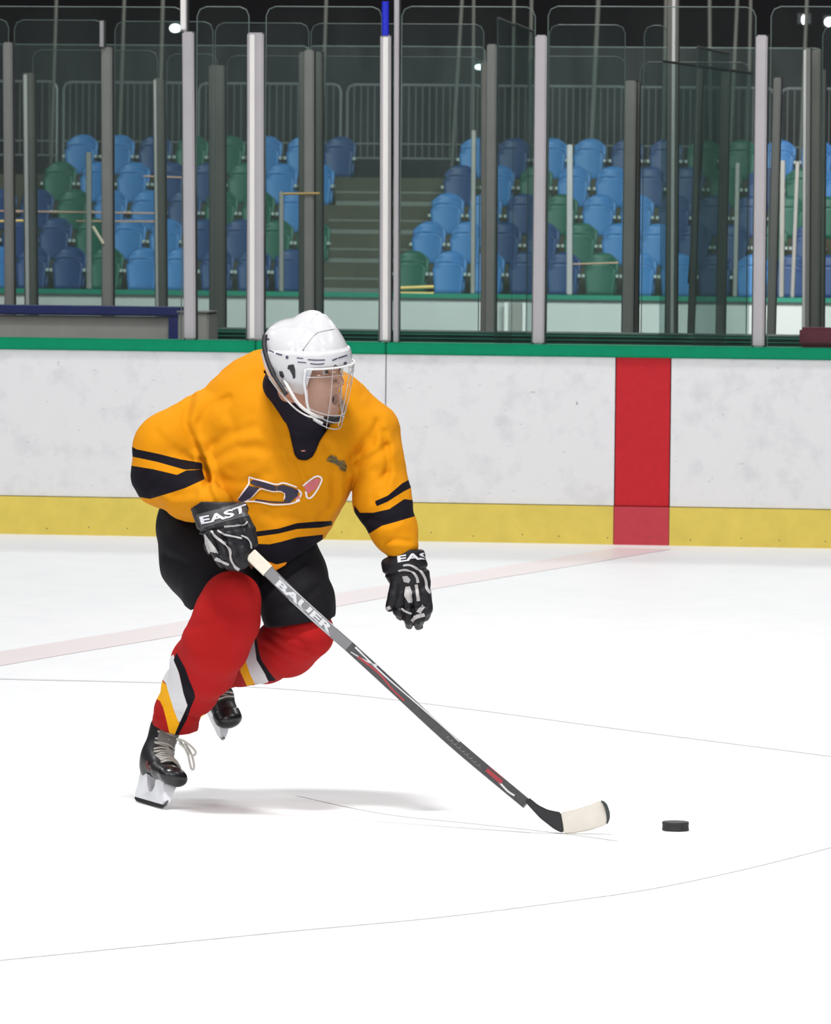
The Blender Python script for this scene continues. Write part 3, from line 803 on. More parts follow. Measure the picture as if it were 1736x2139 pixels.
def crease(P, pts, amp, width):
    """a fold running along points (px,py) on the camera side of the cloth; positive amp = valley"""
    d = None
    for i in range(len(pts) - 1):
        a = S(pts[i][0], pts[i][1]); b = S(pts[i+1][0], pts[i+1][1])
        ax, az, bx, bz = a.x, a.z, b.x, b.z
        ex, ez = bx - ax, bz - az
        t = np.clip(((P[..., 0] - ax) * ex + (P[..., 2] - az) * ez) / (ex * ex + ez * ez), 0, 1)
        q = (P[..., 0] - ax - t * ex) ** 2 + (P[..., 2] - az - t * ez) ** 2
        d = q if d is None else np.minimum(d, q)
    return amp * np.exp(-d / (width * width))
def ripple(P, s, amp, seed=0.0):
    x, y, z = P[..., 0] * s, P[..., 1] * s, P[..., 2] * s
    w1 = np.sin(x * 1.3 + seed + 1.7 * np.sin(z * .9 + seed)) + np.sin(z * 1.1 + y * .8 + 1.3 * np.sin(x * 1.2 - seed))
    return amp * .5 * w1 * np.sin(y * .7 + x * .4 - z * .6 + seed * 2)

# ---- head frame
HO = S(634, 769, -.20); HS = 1.08
hf = Vector((.86, -.50, -.05)).normalized(); hu = Vector((.05, -.20, 1)); hu = (hu - hf * hu.dot(hf)).normalized(); hl = hu.cross(hf)
HR = np.array([list(hf), list(hl), list(hu)])          # rows
def H(f, l, u): return HO + (hf * f + hl * l + hu * u) * HS
def head_world(V): return np.array(HO) + (V * HS) @ HR

# ---- body: one continuous figure under the clothes, face showing
def head_sdf(P):
    d = ell(P, (-.005, 0, .045), (.098, .077, .09))
    d = smin(d, ell(P, (.045, 0, -.035), (.056, .056, .085)), .03)
    for s in (-1, 1):
        d = smin(d, seg_sdf(P, (.0, .048 * s, -.055), (.072, .012 * s, -.108), .022, .018, .022, .018), .02)
        d = smin(d, ell(P, (.062, .036 * s, -.030), (.030, .026, .028)), .02)
        d = smin(d, ell(P, (-.002, .080 * s, 0.0), (.018, .008, .030)), .006)
    d = smin(d, ell(P, (.086, 0, -.114), (.018, .020, .016)), .015)
    d = smin(d, seg_sdf(P, (.088, -.034, .020), (.096, 0, .016), .011, .011, .011, .011), .012)
    d = smin(d, seg_sdf(P, (.088, .034, .020), (.096, 0, .016), .011, .011, .011, .011), .012)
    for s in (-1, 1):
        e = -ell(P, (.108, .031 * s, .001), (.019, .017, .012)); d = -smin(-d, -e, .008) if False else np.maximum(d, e + 0.0)
    d = smin(d, seg_sdf(P, (.096, 0, .010), (.117, 0, -.028), .007, .0095, .007, .0095), .008)
    for s in (-1, 1): d = smin(d, ell(P, (.108, .013 * s, -.035), (.010, .008, .008)), .006)
    # open mouth with lips
    q = P - np.array((.100, 0, -.078), dtype=np.float32)
    rr = np.sqrt((q[..., 1] / .023) ** 2 + (q[..., 2] / .018) ** 2); ring = np.sqrt(((rr - 1) * .020) ** 2 + (q[..., 0] + .004 * rr) ** 2) - .0050
    d = smin(d, ring, .006)
    d = np.maximum(d, -ell(P, (.106, 0, -.078), (.032, .020, .0155)))
    nb_ = (-.035 + hf.y * .10, hl.y * .10, -.145 + hu.y * .10)
    d = smin(d, seg_sdf(P, (-.025, 0, -.04), nb_, .050, .054, .050, .054), .03)
    return d
V1, Q1 = surface_nets(head_sdf, (-.13, -.12, -.24), (.15, .12, .16), .0032)
V1 = head_world(relax(V1, Q1, 1))
body_ch = [SC([(600, 880, 0.0, 66, .085), (585, 960, -.01, 80, .10), (570, 1040, 0, 76, .10), (560, 1110, .05, 78, .10)]),
    SC([(470, 900, .04, 38, .05), (560, 868, .03, 48, .07), (700, 862, .03, 46, .07), (765, 892, .02, 36, .05)]),
    SC([(440, 905, .03, 40, .05), (345, 990, 0.0, 32, .042)]), SC([(345, 990, 0.0, 32, .042), (444, 1066, -.26, 18, .03), (464, 1112, -.33, 24, .025)]),
    SC([(780, 905, .01, 36, .05), (790, 1000, -.03, 32, .042)]), SC([(790, 1000, -.03, 32, .042), (842, 1150, -.15, 21, .03), (856, 1225, -.15, 24, .02)]),
    SC([(505, 1115, .08, 54, .08), (480, 1232, -.17, 32, .05)]), SC([(482, 1250, -.20, 36, .05), (430, 1380, -.10, 36, .05), (360, 1500, .19, 15, .022), (350, 1560, .21, 14, .02)]),
    SC([(590, 1120, .08, 52, .08), (640, 1300, -.10, 42, .06)]), SC([(640, 1312, -.10, 40, .05), (560, 1365, .12, 36, .05), (482, 1405, .38, 18, .03), (476, 1425, .42, 14, .022)]),
    SC([(612, 812, -.12, 38, .05), (600, 880, .0, 60, .07)])]
# fingers: four and a thumb for either hand, curled inside the gloves
for cx, cy, dd in ((450, 1140, -.35), (465, 1143, -.355), (480, 1143, -.355), (493, 1140, -.35)):
    body_ch.append(SC([(cx, cy - 18, dd, 6.5, .009), (cx + 8, cy + 18, dd - .005, 6, .0085), (cx + 13, cy + 24, dd + .03, 5.5, .008)]))
body_ch.append(SC([(503, 1100, -.34, 7, .010), (522, 1128, -.34, 6, .009)]))
for cx, cy in ((832, 1258), (850, 1266), (868, 1266), (884, 1258)):
    body_ch.append(SC([(cx, cy - 22, -.16, 6.5, .009), (cx + 1, cy + 14, -.15, 6, .0085), (cx + 1, cy + 18, -.11, 5.5, .008)]))
body_ch.append(SC([(832, 1215, -.15, 7, .010), (818, 1245, -.17, 6, .009)]))
def body_sdf(P):
    d = None
    for ch in body_ch:
        s = chain_sdf(P, ch); d = s if d is None else smin(d, s, .012)
    return d
lo, hi = bounds(body_ch, .02)
V2, Q2 = surface_nets(body_sdf, lo, hi, .0075)
SKIN = mat('skin', (.42, .225, .155), .5, spec=.3, noise=(60, .06))
part('body', mesh_from(np.concatenate([V1, V2]), np.concatenate([Q1, Q2 + len(V1)])), SKIN)
# eyes, brows, mouth
for s, nm in ((-1, 'r'), (1, 'l')):
    bm = bmesh.new(); bmesh.ops.create_uvsphere(bm, u_segments=16, v_segments=12, radius=.0125 * HS, matrix=Matrix.Translation(H(.0818, .031 * s, .001)))
    e = obj('eye', bm, mat('eye_white', (.40, .36, .34), .3), person, True)
    bm = bmesh.new(); bmesh.ops.create_uvsphere(bm, u_segments=12, v_segments=8, radius=.0068 * HS, matrix=Matrix.Translation(H(.0908, .0325 * s, .0)))
    obj('iris', bm, mat('iris', (.04, .02, .012), .15), e, True)
    bm = bmesh.new(); tube(bm, smooth_path([H(.098, .014 * s, .018), H(.0985, .030 * s, .024), H(.085, .047 * s, .017)], 5), [.0018] + [.0034] * 8 + [.0018] * 2, 8)
    obj('eyebrow', bm, mat('brow_hair', (.05, .025, .015), .8), person, True)
bm = bmesh.new(); bmesh.ops.create_uvsphere(bm, u_segments=20, v_segments=12, radius=1, matrix=Matrix.Translation(H(.079, 0, -.078)) @ Matrix([list(hf) + [0], list(hl) + [0], list(hu) + [0], [0, 0, 0, 1]]).transposed() @ Matrix.Diagonal((.012, .021, .0165, 1)))
obj('mouth', bm, mat('mouth_dark', (.045, .008, .009), .7, spec=.1), person, True)

# ---- jersey
torso = SC([(575, 868, .02, 150, .13), (592, 930, -.02, 166, .155), (569, 1010, -.03, 148, .155), (560, 1070, -.02, 126, .155), (556, 1130, -.03, 108, .165)])
yoke = SC([(432, 896, .03, 68, .105), (515, 862, .05, 76, .12), (600, 846, .05, 78, .125), (705, 853, .05, 66, .12), (774, 892, .02, 56, .10)])
armR = SC([(424, 892, .03, 72, .105), (352, 935, .01, 70, .10), (344, 992, 0.0, 68, .095)])
armR2 = SC([(346, 992, 0.0, 66, .095), (398, 1036, -.14, 50, .075), (444, 1056, -.26, 38, .06)])
armL = SC([(783, 902, .01, 54, .10), (790, 975, -.02, 53, .095), (799, 1045, -.07, 58, .085), (823, 1108, -.12, 46, .07), (837, 1138, -.15, 35, .055)])
CRE = [([(400, 830), (388, 880), (415, 935), (440, 1000)], .010, .010), ([(425, 960), (440, 1010), (455, 1040)], .016, .009), ([(440, 940), (480, 905), (540, 890)], .006, .014),
    ([(455, 955), (500, 930), (560, 935)], .007, .014), ([(480, 830), (440, 850), (420, 880)], .006, .010), ([(560, 900), (590, 960), (625, 1010)], .006, .010), ([(610, 950), (632, 1000), (628, 1030)], .005, .006),
    ([(735, 950), (775, 925), (790, 880)], .007, .010), ([(725, 975), (770, 955), (810, 930)], .006, .010), ([(800, 900), (812, 960), (800, 1020)], .006, .008), ([(780, 1040), (790, 1000), (812, 985)], .005, .008),
    ([(700, 990), (700, 1040), (670, 1080)], .006, .010), ([(530, 1060), (580, 1080), (640, 1070)], .004, .012), ([(330, 900), (360, 930), (400, 960)], .005, .012), ([(330, 1010), (370, 1030), (410, 1020)], .006, .010),
    ([(770, 1075), (800, 1090), (830, 1080)], .005, .008), ([(805, 1125), (830, 1120), (855, 1125)], .005, .006), ([(640, 880), (690, 930), (705, 965)], .004, .012), ([(470, 1000), (520, 1005), (560, 985)], .004, .012),
    ([(505, 800), (480, 860), (495, 900)], .003, .012)]
NECKV = PL([(170, 900), (240, 980), (300, 1150), (400, 1350), (470, 1500), (530, 1700), (575, 1900), (600, 2010), (650, 2075), (750, 2088), (830, 2045), (880, 1960), (930, 1830), (1030, 1680), (1120, 1510), (1180, 1350), (1100, 1000), (700, 900)], 520, 630, 6.292)
fill = SC([(424, 935, -.02, 30, .08), (432, 975, -.03, 32, .08), (444, 1000, -.05, 32, .08), (462, 1040, -.06, 34, .08)])
def jersey_sdf(P):
    d = smin(chain_sdf(P, torso, .03), chain_sdf(P, yoke, .03), .05)
    d = smin(d, chain_sdf(P, fill), .02)
    # the hem: cloth ends in a ragged swinging line
    cut = np.maximum(view_plane(P, (380, 1085), (548, 1166), 1), view_plane(P, (548, 1160), (572, 1190), 1))
    hem = view_plane(P, (470, 1128), (574, 1188), 1)
    hem2 = view_plane(P, (574, 1188), (655, 1137), 1)
    d = np.maximum(d, np.maximum(hem, hem2))
    a = smin(chain_sdf(P, armR, .03), chain_sdf(P, armR2, .03), .02)
    b = chain_sdf(P, armL, .03)
    d = smin(d, a, .018); d = smin(d, b, .007)
    front = np.clip((SK + .06 - P[..., 1]) / .05, 0, 1)
    for pts, amp, wd in CRE: d = d + (crease(P, pts, min(amp, .009) * 1.3, wd * 1.35) - crease(P, [(x_ + 12, y_ + 9) for x_, y_ in pts], min(amp, .009) * .6, wd * 1.6)) * front
    d = d + ripple(P, 34, .0030, 1.0) + ripple(P, 75, .0014, 2.0)
    x, y = px_xy(P)
    return d
def jersey_full(P):
    d = jersey_sdf(P)
    x, y = px_xy(P)
    m = (x > 540) & (x < 720) & (y > 760) & (y < 970) & (P[..., 1] < SK + .05)
    if m.any():
        sd = np.full(d.shape, 1.0, dtype=np.float32)
        sd[m] = poly_sd(x[m], y[m], NECKV) * PXM
        depth = jersey_core(P[m]) if False else None
        dd = d.copy(); dd[m] = np.maximum(d[m], np.minimum(-sd[m], 1) * 1.0 if False else np.where(True, -smin_np(sd[m], -(d[m] + .022)), 0))
        d = dd
    return d
def smin_np(sd, deep):
    """carve region: inside the opening (sd<0) and shallower than 22 mm (deep<0)"""
    return np.maximum(sd, deep)
lo, hi = bounds([torso, yoke, armR, armR2, armL], .03)
V, Q = surface_nets(jersey_full, lo, hi, .0048)
V = relax(V, Q, 1)
me = mesh_from(V, Q); x, y = px_xy(V.astype(np.float32))
Z2 = (250, 750, 2.591)
blackpolys = [PL([(60, 470), (90, 488), (210, 513), (330, 543), (446, 562), (450, 596), (350, 598), (200, 556), (50, 524)], *Z2),
    PL([(30, 570), (62, 577), (180, 596), (310, 627), (360, 603), (446, 598), (460, 650), (350, 700), (262, 728), (165, 757), (60, 740), (20, 620)], *Z2),
    PL([(1380, 770), (1450, 740), (1530, 672), (1590, 640), (1590, 690), (1535, 718), (1450, 772), (1392, 797)], *Z2),
    PL([(1270, 790), (1300, 832), (1370, 832), (1460, 812), (1540, 758), (1600, 765), (1600, 850), (1500, 880), (1420, 902), (1345, 948), (1270, 900)], *Z2)]
hemblack = [PL([(500, 960), (735, 934), (860, 918), (960, 888), (1060, 880), (1150, 876), (1150, 900), (1090, 912), (960, 920), (860, 945), (735, 962), (500, 985)], *Z2),
    PL([(500, 990), (735, 1000), (810, 1003), (870, 990), (960, 965), (1100, 950), (1100, 1250), (500, 1250)], *Z2)]
sd = np.full(len(V), 1e3)
for p in blackpolys: sd = np.minimum(sd, poly_sd(x, y, p))
tor = (x > 425) & (x < 722)
hb = np.full(len(V), 1e3)
for p in hemblack: hb = np.minimum(hb, poly_sd(x, y, p))
sd = np.where(tor, np.minimum(sd, hb), sd)
set_attr(me, 'black', sd)
set_attr(me, 'tip', poly_sd(x, y, PL([(740, 1050), (800, 1095), (850, 1112), (905, 1098), (870, 1180), (830, 1200), (700, 1100)], *Z2)))
JM = striped('jersey_cloth', ORANGE, [('black', BLK), ('tip', (.80, .26, .01))], rough=.8, bump=(420, .12), spec=.1)
jersey = part('jersey', me, JM)
jbvh = bvh_of(jersey)
# undershirt filling the V of the collar
under = SC([(622, 800, -.02, 62, .10), (632, 880, -.035, 52, .105), (634, 930, -.04, 36, .105)])
def under_sdf(P):
    x, y = px_xy(P)
    sd = poly_sd(x, y, NECKV) * PXM - .012
    d = np.maximum(jersey_sdf(P) + .010, sd.astype(np.float32))
    n = chain_sdf(P, SC([(634, 862, -.11, 54, .095), (610, 812, -.08, 62, .10)]))
    return smin(d, n, .01)
V, Q = surface_nets(under_sdf, S(520, 985, -.34), S(740, 740, .2), .005)
UM = mat('undershirt', (.010, .008, .016), .8, spec=.2)
us = part('undershirt', mesh_from(relax(V, Q, 1), Q), UM)
ubvh = bvh_of(us)
bm = bmesh.new(); patch(bm, ubvh, [(628, 941), (636, 940), (639, 943), (631, 944)], .002, 3); obj('collar_mark', bm, mat('mark_pink', (.45, .17, .12), .6), us)
# jersey logo
Z3 = (480, 920, 6.2)
NV = mat('logo_navy', (.018, .014, .040), .6); WH = mat('logo_white', (.78, .70, .70), .6); PK = mat('logo_pink', (.55, .13, .15), .6)
bm = bmesh.new()
for pts, w_ in (([(110, 770), (170, 670), (245, 565), (250, 475), (300, 490), (440, 528), (600, 568), (690, 550), (790, 578), (865, 605)], 3.2),
        ([(210, 790), (300, 720), (390, 630), (470, 640), (560, 662), (650, 658), (712, 690), (700, 760)], 2.4), ([(180, 795), (330, 790), (540, 828), (700, 828), (800, 815), (910, 775)], 3.0),
        ([(950, 590), (1050, 505), (1130, 462), (1190, 500), (1140, 620), (1060, 730), (1000, 740), (985, 660)], 3.6), ([(870, 640), (930, 690), (860, 790)], 4.5)):
    ribbon(bm, jbvh, PL(pts, *Z3), w_, .0015, 2.5)
obj('logo_outline', bm, WH, jersey)
bm = bmesh.new()
for pl in ([(250, 590), (385, 612), (265, 752), (150, 802), (105, 768)], [(265, 530), (310, 510), (450, 545), (600, 590), (604, 650), (540, 645), (400, 603), (330, 588), (275, 560)],
        [(612, 592), (690, 575), (800, 608), (888, 650), (872, 720), (780, 805), (690, 808), (722, 740), (715, 685), (665, 652), (608, 645)]):
    patch(bm, jbvh, PL(pl, *Z3), .0022, 3)
ribbon(bm, jbvh, PL([(330, 770), (430, 782), (540, 797), (700, 802)], *Z3), 3.2, .0022, 2.5)
obj('logo_letter', bm, NV, jersey)
bm = bmesh.new(); patch(bm, jbvh, PL([(1060, 520), (1110, 490), (1172, 500), (1112, 622), (1070, 650), (1005, 692), (1012, 610), (965, 608), (985, 570)], *Z3), .0024, 3)
patch(bm, jbvh, PL([(850, 735), (900, 715), (905, 750), (860, 760)], *Z3), .0024, 3)
obj('logo_letter', bm, PK, jersey)
bm = bmesh.new(); patch(bm, jbvh, PL([(1248, 268), (1275, 215), (1310, 188), (1385, 215), (1400, 255), (1480, 262), (1518, 340), (1492, 408), (1425, 385), (1405, 335), (1340, 300)], *Z3), .002, 3)
obj('shoulder_crest', bm, mat('crest', (.16, .10, .02), .7, noise=(160, .9)), jersey)
bm = bmesh.new(); ribbon(bm, jbvh, PL([(1285, 215), (1350, 240), (1440, 300), (1500, 330)], *Z3), 1.6, .003, 2.5); ribbon(bm, jbvh, PL([(1290, 265), (1370, 285), (1440, 345), (1485, 390)], *Z3), 1.6, .003, 2.5)
obj('shoulder_crest', bm, BLACK, jersey)

# ---- pants
pelvis = SC([(470, 1100, .10, 120, .13), (560, 1090, .10, 90, .13)])
thR = SC([(432, 1100, .12, 108, .14), (440, 1165, .02, 103, .14), (455, 1222, -.09, 80, .115)])
thL = SC([(560, 1120, .10, 92, .14), (600, 1195, .0, 79, .13), (622, 1262, -.08, 74, .11), (626, 1290, -.10, 72, .10)])
def pants_sdf(P):
    r = chain_sdf(P, thR, .03); r = np.maximum(r, view_plane(P, (362, 1238), (402, 1270), 1)); r = np.maximum(r, view_plane(P, (398, 1270), (560, 1215), 1))
    l = chain_sdf(P, thL, .03); l = np.maximum(l, view_plane(P, (547, 1307), (697, 1284), 1))
    d = smin(chain_sdf(P, pelvis), r, .02); d = smin(d, l, .012)
    d = np.maximum(d, -view_plane(P, (300, 1042), (700, 1092), 1))
    return d + ripple(P, 30, .004, 4) + crease(P, [(350, 1160), (400, 1175), (440, 1160)], .008, .012) + crease(P, [(640, 1160), (610, 1200), (560, 1230)], .006, .012) + crease(P, [(665, 1220), (630, 1250), (590, 1265)], .005, .01)
lo, hi = bounds([pelvis, thR, thL], .03)
V, Q = surface_nets(pants_sdf, lo, hi, .0062)
part('pants', mesh_from(relax(V, Q, 1), Q), mat('pants_black', (.007, .0065, .009), .75, spec=.15, noise=(25, .2)))

# ---- socks over shin guards
s1 = SC([(484, 1256, -.23, 63, .09), (470, 1300, -.23, 67, .09), (451, 1345, -.20, 68, .09), (425, 1392, -.10, 68, .085), (398, 1438, .01, 58, .075), (374, 1480, .10, 48, .068), (367, 1508, .15, 51, .070)])
s2 = SC([(640, 1325, -.11, 57, .085), (600, 1350, .0, 62, .085), (555, 1372, .12, 54, .08), (505, 1392, .27, 40, .07), (470, 1408, .36, 32, .06)])
def sock1_sdf(P):
    d = chain_sdf(P, s1, .02); d = np.maximum(d, view_plane(P, (312, 1524), (372, 1540), 1)); d = np.maximum(d, view_plane(P, (352, 1541), (424, 1536), 1))
    return d + ripple(P, 26, .004, 5) + crease(P, [(400, 1300), (440, 1290), (500, 1300)], .003, .01) + crease(P, [(330, 1500), (360, 1490), (410, 1500)], .007, .008) + crease(P, [(340, 1470), (380, 1475)], .005, .008)
def sock2_sdf(P):
    d = chain_sdf(P, s2, .02)
    return d + ripple(P, 26, .004, 7) + crease(P, [(560, 1325), (600, 1350), (640, 1365)], .007, .009) + crease(P, [(565, 1315), (620, 1325), (660, 1350)], .005, .008) + crease(P, [(550, 1345), (600, 1375)], .005, .008)
Z5 = (240, 1180, 3.472)
SOCKRED = (.38, .012, .012)
def sock(nm, fn, ch, polys):
    lo, hi = bounds([ch], .02); V, Q = surface_nets(fn, lo, hi, .005); V = relax(V, Q, 1)
    me = mesh_from(V, Q); x, y = px_xy(V.astype(np.float32)); lay_ = []
    for i, (pl, col) in enumerate(polys):
        set_attr(me, nm + str(i), poly_sd(x, y, PL(pl, *Z5))); lay_.append((nm + str(i), col))
    return part('sock', me, striped('sock_cloth_' + nm, SOCKRED, lay_, rough=.85, bump=(350, .25), spec=.1))
SW = (.66, .66, .68); SY = (.88, .42, .01)
sock('a', sock1_sdf, s1, [([(270, 955), (330, 830), (372, 870), (398, 950), (432, 1060), (467, 1150), (432, 1238), (402, 1250), (375, 1130), (350, 1035), (326, 985)], SY),
    ([(340, 700), (425, 650), (465, 790), (500, 940), (528, 1022), (467, 1152), (430, 1060), (396, 950), (370, 860), (345, 830)], SW),
    ([(446, 635), (425, 690), (468, 790), (497, 930), (527, 1020), (498, 1085), (460, 1168), (428, 1245), (452, 1250), (520, 1125), (552, 1032), (582, 962), (575, 920), (540, 835), (508, 745)], BLK),
    ([(620, 1100), (650, 1080), (660, 1180), (600, 1260), (590, 1240), (612, 1180)], SY)])
sock('b', sock2_sdf, s2, [([(935, 645), (895, 690), (912, 780), (958, 880), (1022, 862), (975, 780)], SY),
    ([(1075, 350), (1030, 440), (985, 570), (935, 648), (975, 780), (1022, 880), (1115, 850), (1100, 785), (1028, 690), (1012, 560), (1040, 450)], SW),
    ([(1060, 420), (1022, 490), (1012, 560), (1028, 690), (1088, 790), (1112, 845), (1172, 840), (1112, 765), (1062, 690), (1042, 620), (1024, 520), (1070, 440)], BLK)])

# ---- gloves
GB = mat('glove_black', (.008, .0075, .010), .5, spec=.3, noise=(40, .3)); GW = mat('glove_grey', (.42, .40, .40), .5); GTX = mat('glove_text', (.62, .62, .66), .45); GD = mat('glove_band', (.06, .058, .062), .5)
def glove(chains, fingers, cutfn, extra):
    def fn(P):
        d = None
        for ch in chains:
            s = chain_sdf(P, ch, .01); d = s if d is None else smin(d, s, .010)
        if cutfn is not None: d = cutfn(P, d)
        for ch in fingers: d = smin(d, chain_sdf(P, ch, .006), .004)
        for (a, b, r) in extra:            # grooves between the rolls
            d = d + crease(P, [a, b], r, .0045)
        return d + ripple(P, 120, .0010, 3)
    lo, hi = bounds(chains + fingers, .012); V, Q = surface_nets(fn, lo, hi, .0030)
    return part('glove', mesh_from(relax(V, Q, 1), Q), GB)
gR = [SC([(452, 1052, -.28, 54, .058), (462, 1084, -.30, 53, .060)]), SC([(464, 1092, -.31, 49, .050), (474, 1128, -.34, 47, .045), (482, 1150, -.35, 42, .042)]), SC([(492, 1042, -.28, 11, .02), (506, 1062, -.28, 13, .03)])]
fR = [SC([(440, 1112, -.36, 14, .018), (450, 1150, -.372, 13, .018), (458, 1166, -.345, 11, .018), (462, 1168, -.31, 10, .015)]), SC([(458, 1118, -.375, 14, .018), (468, 1158, -.385, 13, .018), (476, 1176, -.36, 11, .018), (480, 1176, -.32, 10, .015)]),
    SC([(477, 1118, -.375, 14, .018), (487, 1162, -.385, 13, .018), (494, 1183, -.36, 11, .018), (498, 1180, -.32, 10, .015)]), SC([(494, 1116, -.36, 14, .018), (504, 1156, -.372, 13, .018), (509, 1176, -.35, 11, .018), (512, 1172, -.31, 10, .015)]),
    SC([(508, 1082, -.33, 14, .02), (521, 1108, -.35, 13, .018), (530, 1135, -.35, 10, .016)])]
ggR = glove(gR, fR, lambda P, d: np.maximum(np.maximum(d, view_plane(P, (530, 1040), (425, 1037), 1)), view_plane(P, (432, 1034), (392, 1064), 1)), [((408, 1100), (520, 1086), .006), ((430, 1106), (466, 1180), .005), ((452, 1104), (484, 1190), .005), ((474, 1100), (503, 1190), .004), ((470, 1108), (512, 1125), .004)])
b = bvh_of(ggR)
Zg = (380, 1000, 7.233)
bm = bmesh.new(); patch(bm, b, PL([(215, 545), (560, 455), (930, 345), (985, 470), (1000, 560), (600, 660), (300, 760), (250, 650)], *Zg), .0012, 4); obj('cuff_band', bm, GD, ggR)
bm = bmesh.new(); lay_text(bm, b, 'EAST', PL([(305, 690)], *Zg)[0], PL([(985, 500)], *Zg)[0], PL([(272, 575)], *Zg)[0], bold=.035, lift=.0035, bend=3.0); obj('cuff_lettering', bm, GTX, ggR)
bm = bmesh.new()
for pts, w_ in (([(640, 725), (800, 710), (950, 690), (990, 650)], 3.2), ([(440, 790), (540, 900), (700, 1040), (735, 1110), (740, 1200), (800, 1320), (890, 1390)], (4.5, 5.5)), ([(540, 790), (640, 840), (900, 905)], 3.6),
        ([(890, 860), (980, 900), (1040, 970), (1045, 1060)], (3, 6)), ([(490, 1190), (590, 1240), (710, 1295)], (8, 4.5))):
    bm = bmesh.new(); ribbon(bm, b, PL(pts, *Zg), w_, .0025, 2.5); obj('finger_piping', bm, GW, ggR)
bm = bmesh.new(); patch(bm, b, PL([(345, 830), (365, 850), (460, 985), (555, 1135), (450, 1105), (420, 1150), (385, 1090), (355, 1000)], *Zg), .0018, 4)
obj('finger_pad', bm, GW, ggR)
gL = [SC([(852, 1162, -.15, 36, .050), (848, 1183, -.15, 46, .055)]), SC([(850, 1190, -.15, 44, .05), (858, 1215, -.15, 39, .042), (860, 1250, -.15, 40, .042)]), SC([(806, 1176, -.15, 10, .02), (812, 1192, -.15, 12, .03)])]
fL = [SC([(834, 1240, -.17, 16, .022), (836, 1272, -.165, 16, .022), (838, 1284, -.13, 12, .018)]), SC([(851, 1245, -.18, 16, .023), (854, 1290, -.175, 15, .022), (856, 1302, -.13, 12, .018)]),
    SC([(870, 1245, -.18, 16, .023), (874, 1290, -.175, 15, .022), (874, 1304, -.13, 12, .018)]), SC([(886, 1238, -.17, 15, .022), (889, 1270, -.165, 15, .022), (888, 1286, -.13, 11, .018)]),
    SC([(830, 1205, -.17, 13, .02), (822, 1245, -.18, 12, .018), (815, 1268, -.18, 10, .016)])]
ggL = glove(gL, fL, lambda P, d: np.maximum(d, view_plane(P, (900, 1144), (800, 1136), 1)), [((800, 1194), (896, 1180), .006), ((842, 1240), (844, 1300), .005), ((861, 1236), (864, 1310), .005), ((879, 1240), (882, 1300), .005), ((825, 1262), (895, 1258), .005)])
b = bvh_of(ggL); Zh = (740, 1100, 8.68)
bm = bmesh.new(); lay_text(bm, b, 'EAS', PL([(795, 660)], *Zh)[0], PL([(1330, 600)], *Zh)[0], PL([(785, 535)], *Zh)[0], bold=.035, lift=.003, bend=-2.0); obj('cuff_lettering', bm, GTX, ggL)
bm = bmesh.new()
for pts, w_ in (([(800, 800), (930, 780), (1060, 830), (1130, 920), (1150, 1020)], (3, 6)), ([(890, 710), (1000, 700), (1130, 760), (1230, 850), (1290, 980), (1310, 1120), (1380, 1210)], (4, 6)), ([(1120, 1050), (1140, 1180), (1160, 1350)], 6),
        ([(850, 1490), (960, 1550), (1030, 1580)], 4), ([(1040, 1720), (1120, 1640), (1270, 1600)], 8), ([(1160, 1560), (1220, 1480), (1260, 1430)], 9), ([(610, 1450), (680, 1560), (760, 1640)], 8)):
    bm = bmesh.new(); ribbon(bm, b, PL(pts, *Zh), w_, .0022, 2.5); obj('finger_piping', bm, GW, ggL)
bm = bmesh.new(); patch(bm, b, PL([(930, 1090), (1010, 1080), (1050, 1200), (1050, 1380), (980, 1380), (910, 1250)], *Zh), .002, 4); obj('finger_pad', bm, GW, ggL)
bm = bmesh.new(); patch(bm, b, PL([(870, 900), (960, 890), (1020, 960), (990, 1020), (900, 1000)], *Zh), .002, 4)
obj('finger_pad', bm, GW, ggL)

# ---- helmet
HW = mat('helmet_white', (.57, .57, .59), .22, spec=.5, coat=.3); HD = mat('helmet_mark', (.05, .045, .09), .5); HBK = mat('helmet_black', (.012, .012, .016), .5)
UM_PHI = np.radians([0, 46, 56, 66, 110, 135, 160, 180]); UM_VAL = np.array([.020, .020, -.05, -.092, -.085, -.060, -.050, -.050])
def helmet_outer(P):
    d = ell(P, (.013, 0, .030), (.118, .103, .103))
    d = smin(d, ell(P, (.032, 0, .080), (.074, .052, .080)), .022)
    d = smin(d, ell(P, (-.038, 0, .064), (.075, .080, .068)), .012)
    ph = np.abs(np.arctan2(P[..., 1], P[..., 0]))
    rimtop = .062 - .012 * np.clip((ph - 1.6) / 1.2, 0, 1)
    # stepped lower band and two panel grooves
    d = d - .0055 * np.clip((rimtop - P[..., 2]) / .004, 0, 1) 
    g = np.abs(P[..., 0] - .035 - .35 * (P[..., 2] - .09)) ; d = d + .003 * np.exp(-(g / .003) ** 2) * (P[..., 2] > rimtop)
    g2 = np.abs(np.abs(P[..., 1]) - .050 - .02 * P[..., 0]); d = d + .003 * np.exp(-(g2 / .004) ** 2) * (P[..., 2] > rimtop + .02)
    return d
def helmet_sdf(P):
    o = helmet_outer(P)
    i = ell(P, (.011, 0, .030), (.106, .091, .094))
    ph = np.abs(np.arctan2(P[..., 1], P[..., 0] + .0))
    um = np.interp(ph, UM_PHI, UM_VAL).astype(np.float32)
    d = np.maximum(o, -(i))
    d = np.maximum(d, (um - P[..., 2]) * .7)
    # flaps narrow inwards near the jaw
    for s in (-1, 1):
        d = np.maximum(d, -ell(P, (-.012, .110 * s, -.030), (.012, .04, .016)))
    return d
V, Q = surface_nets(helmet_sdf, (-.16, -.13, -.12), (.17, .13, .19), .0026)
V = head_world(relax(V, Q, 1)); helmet = part('helmet', mesh_from(V, Q), HW)
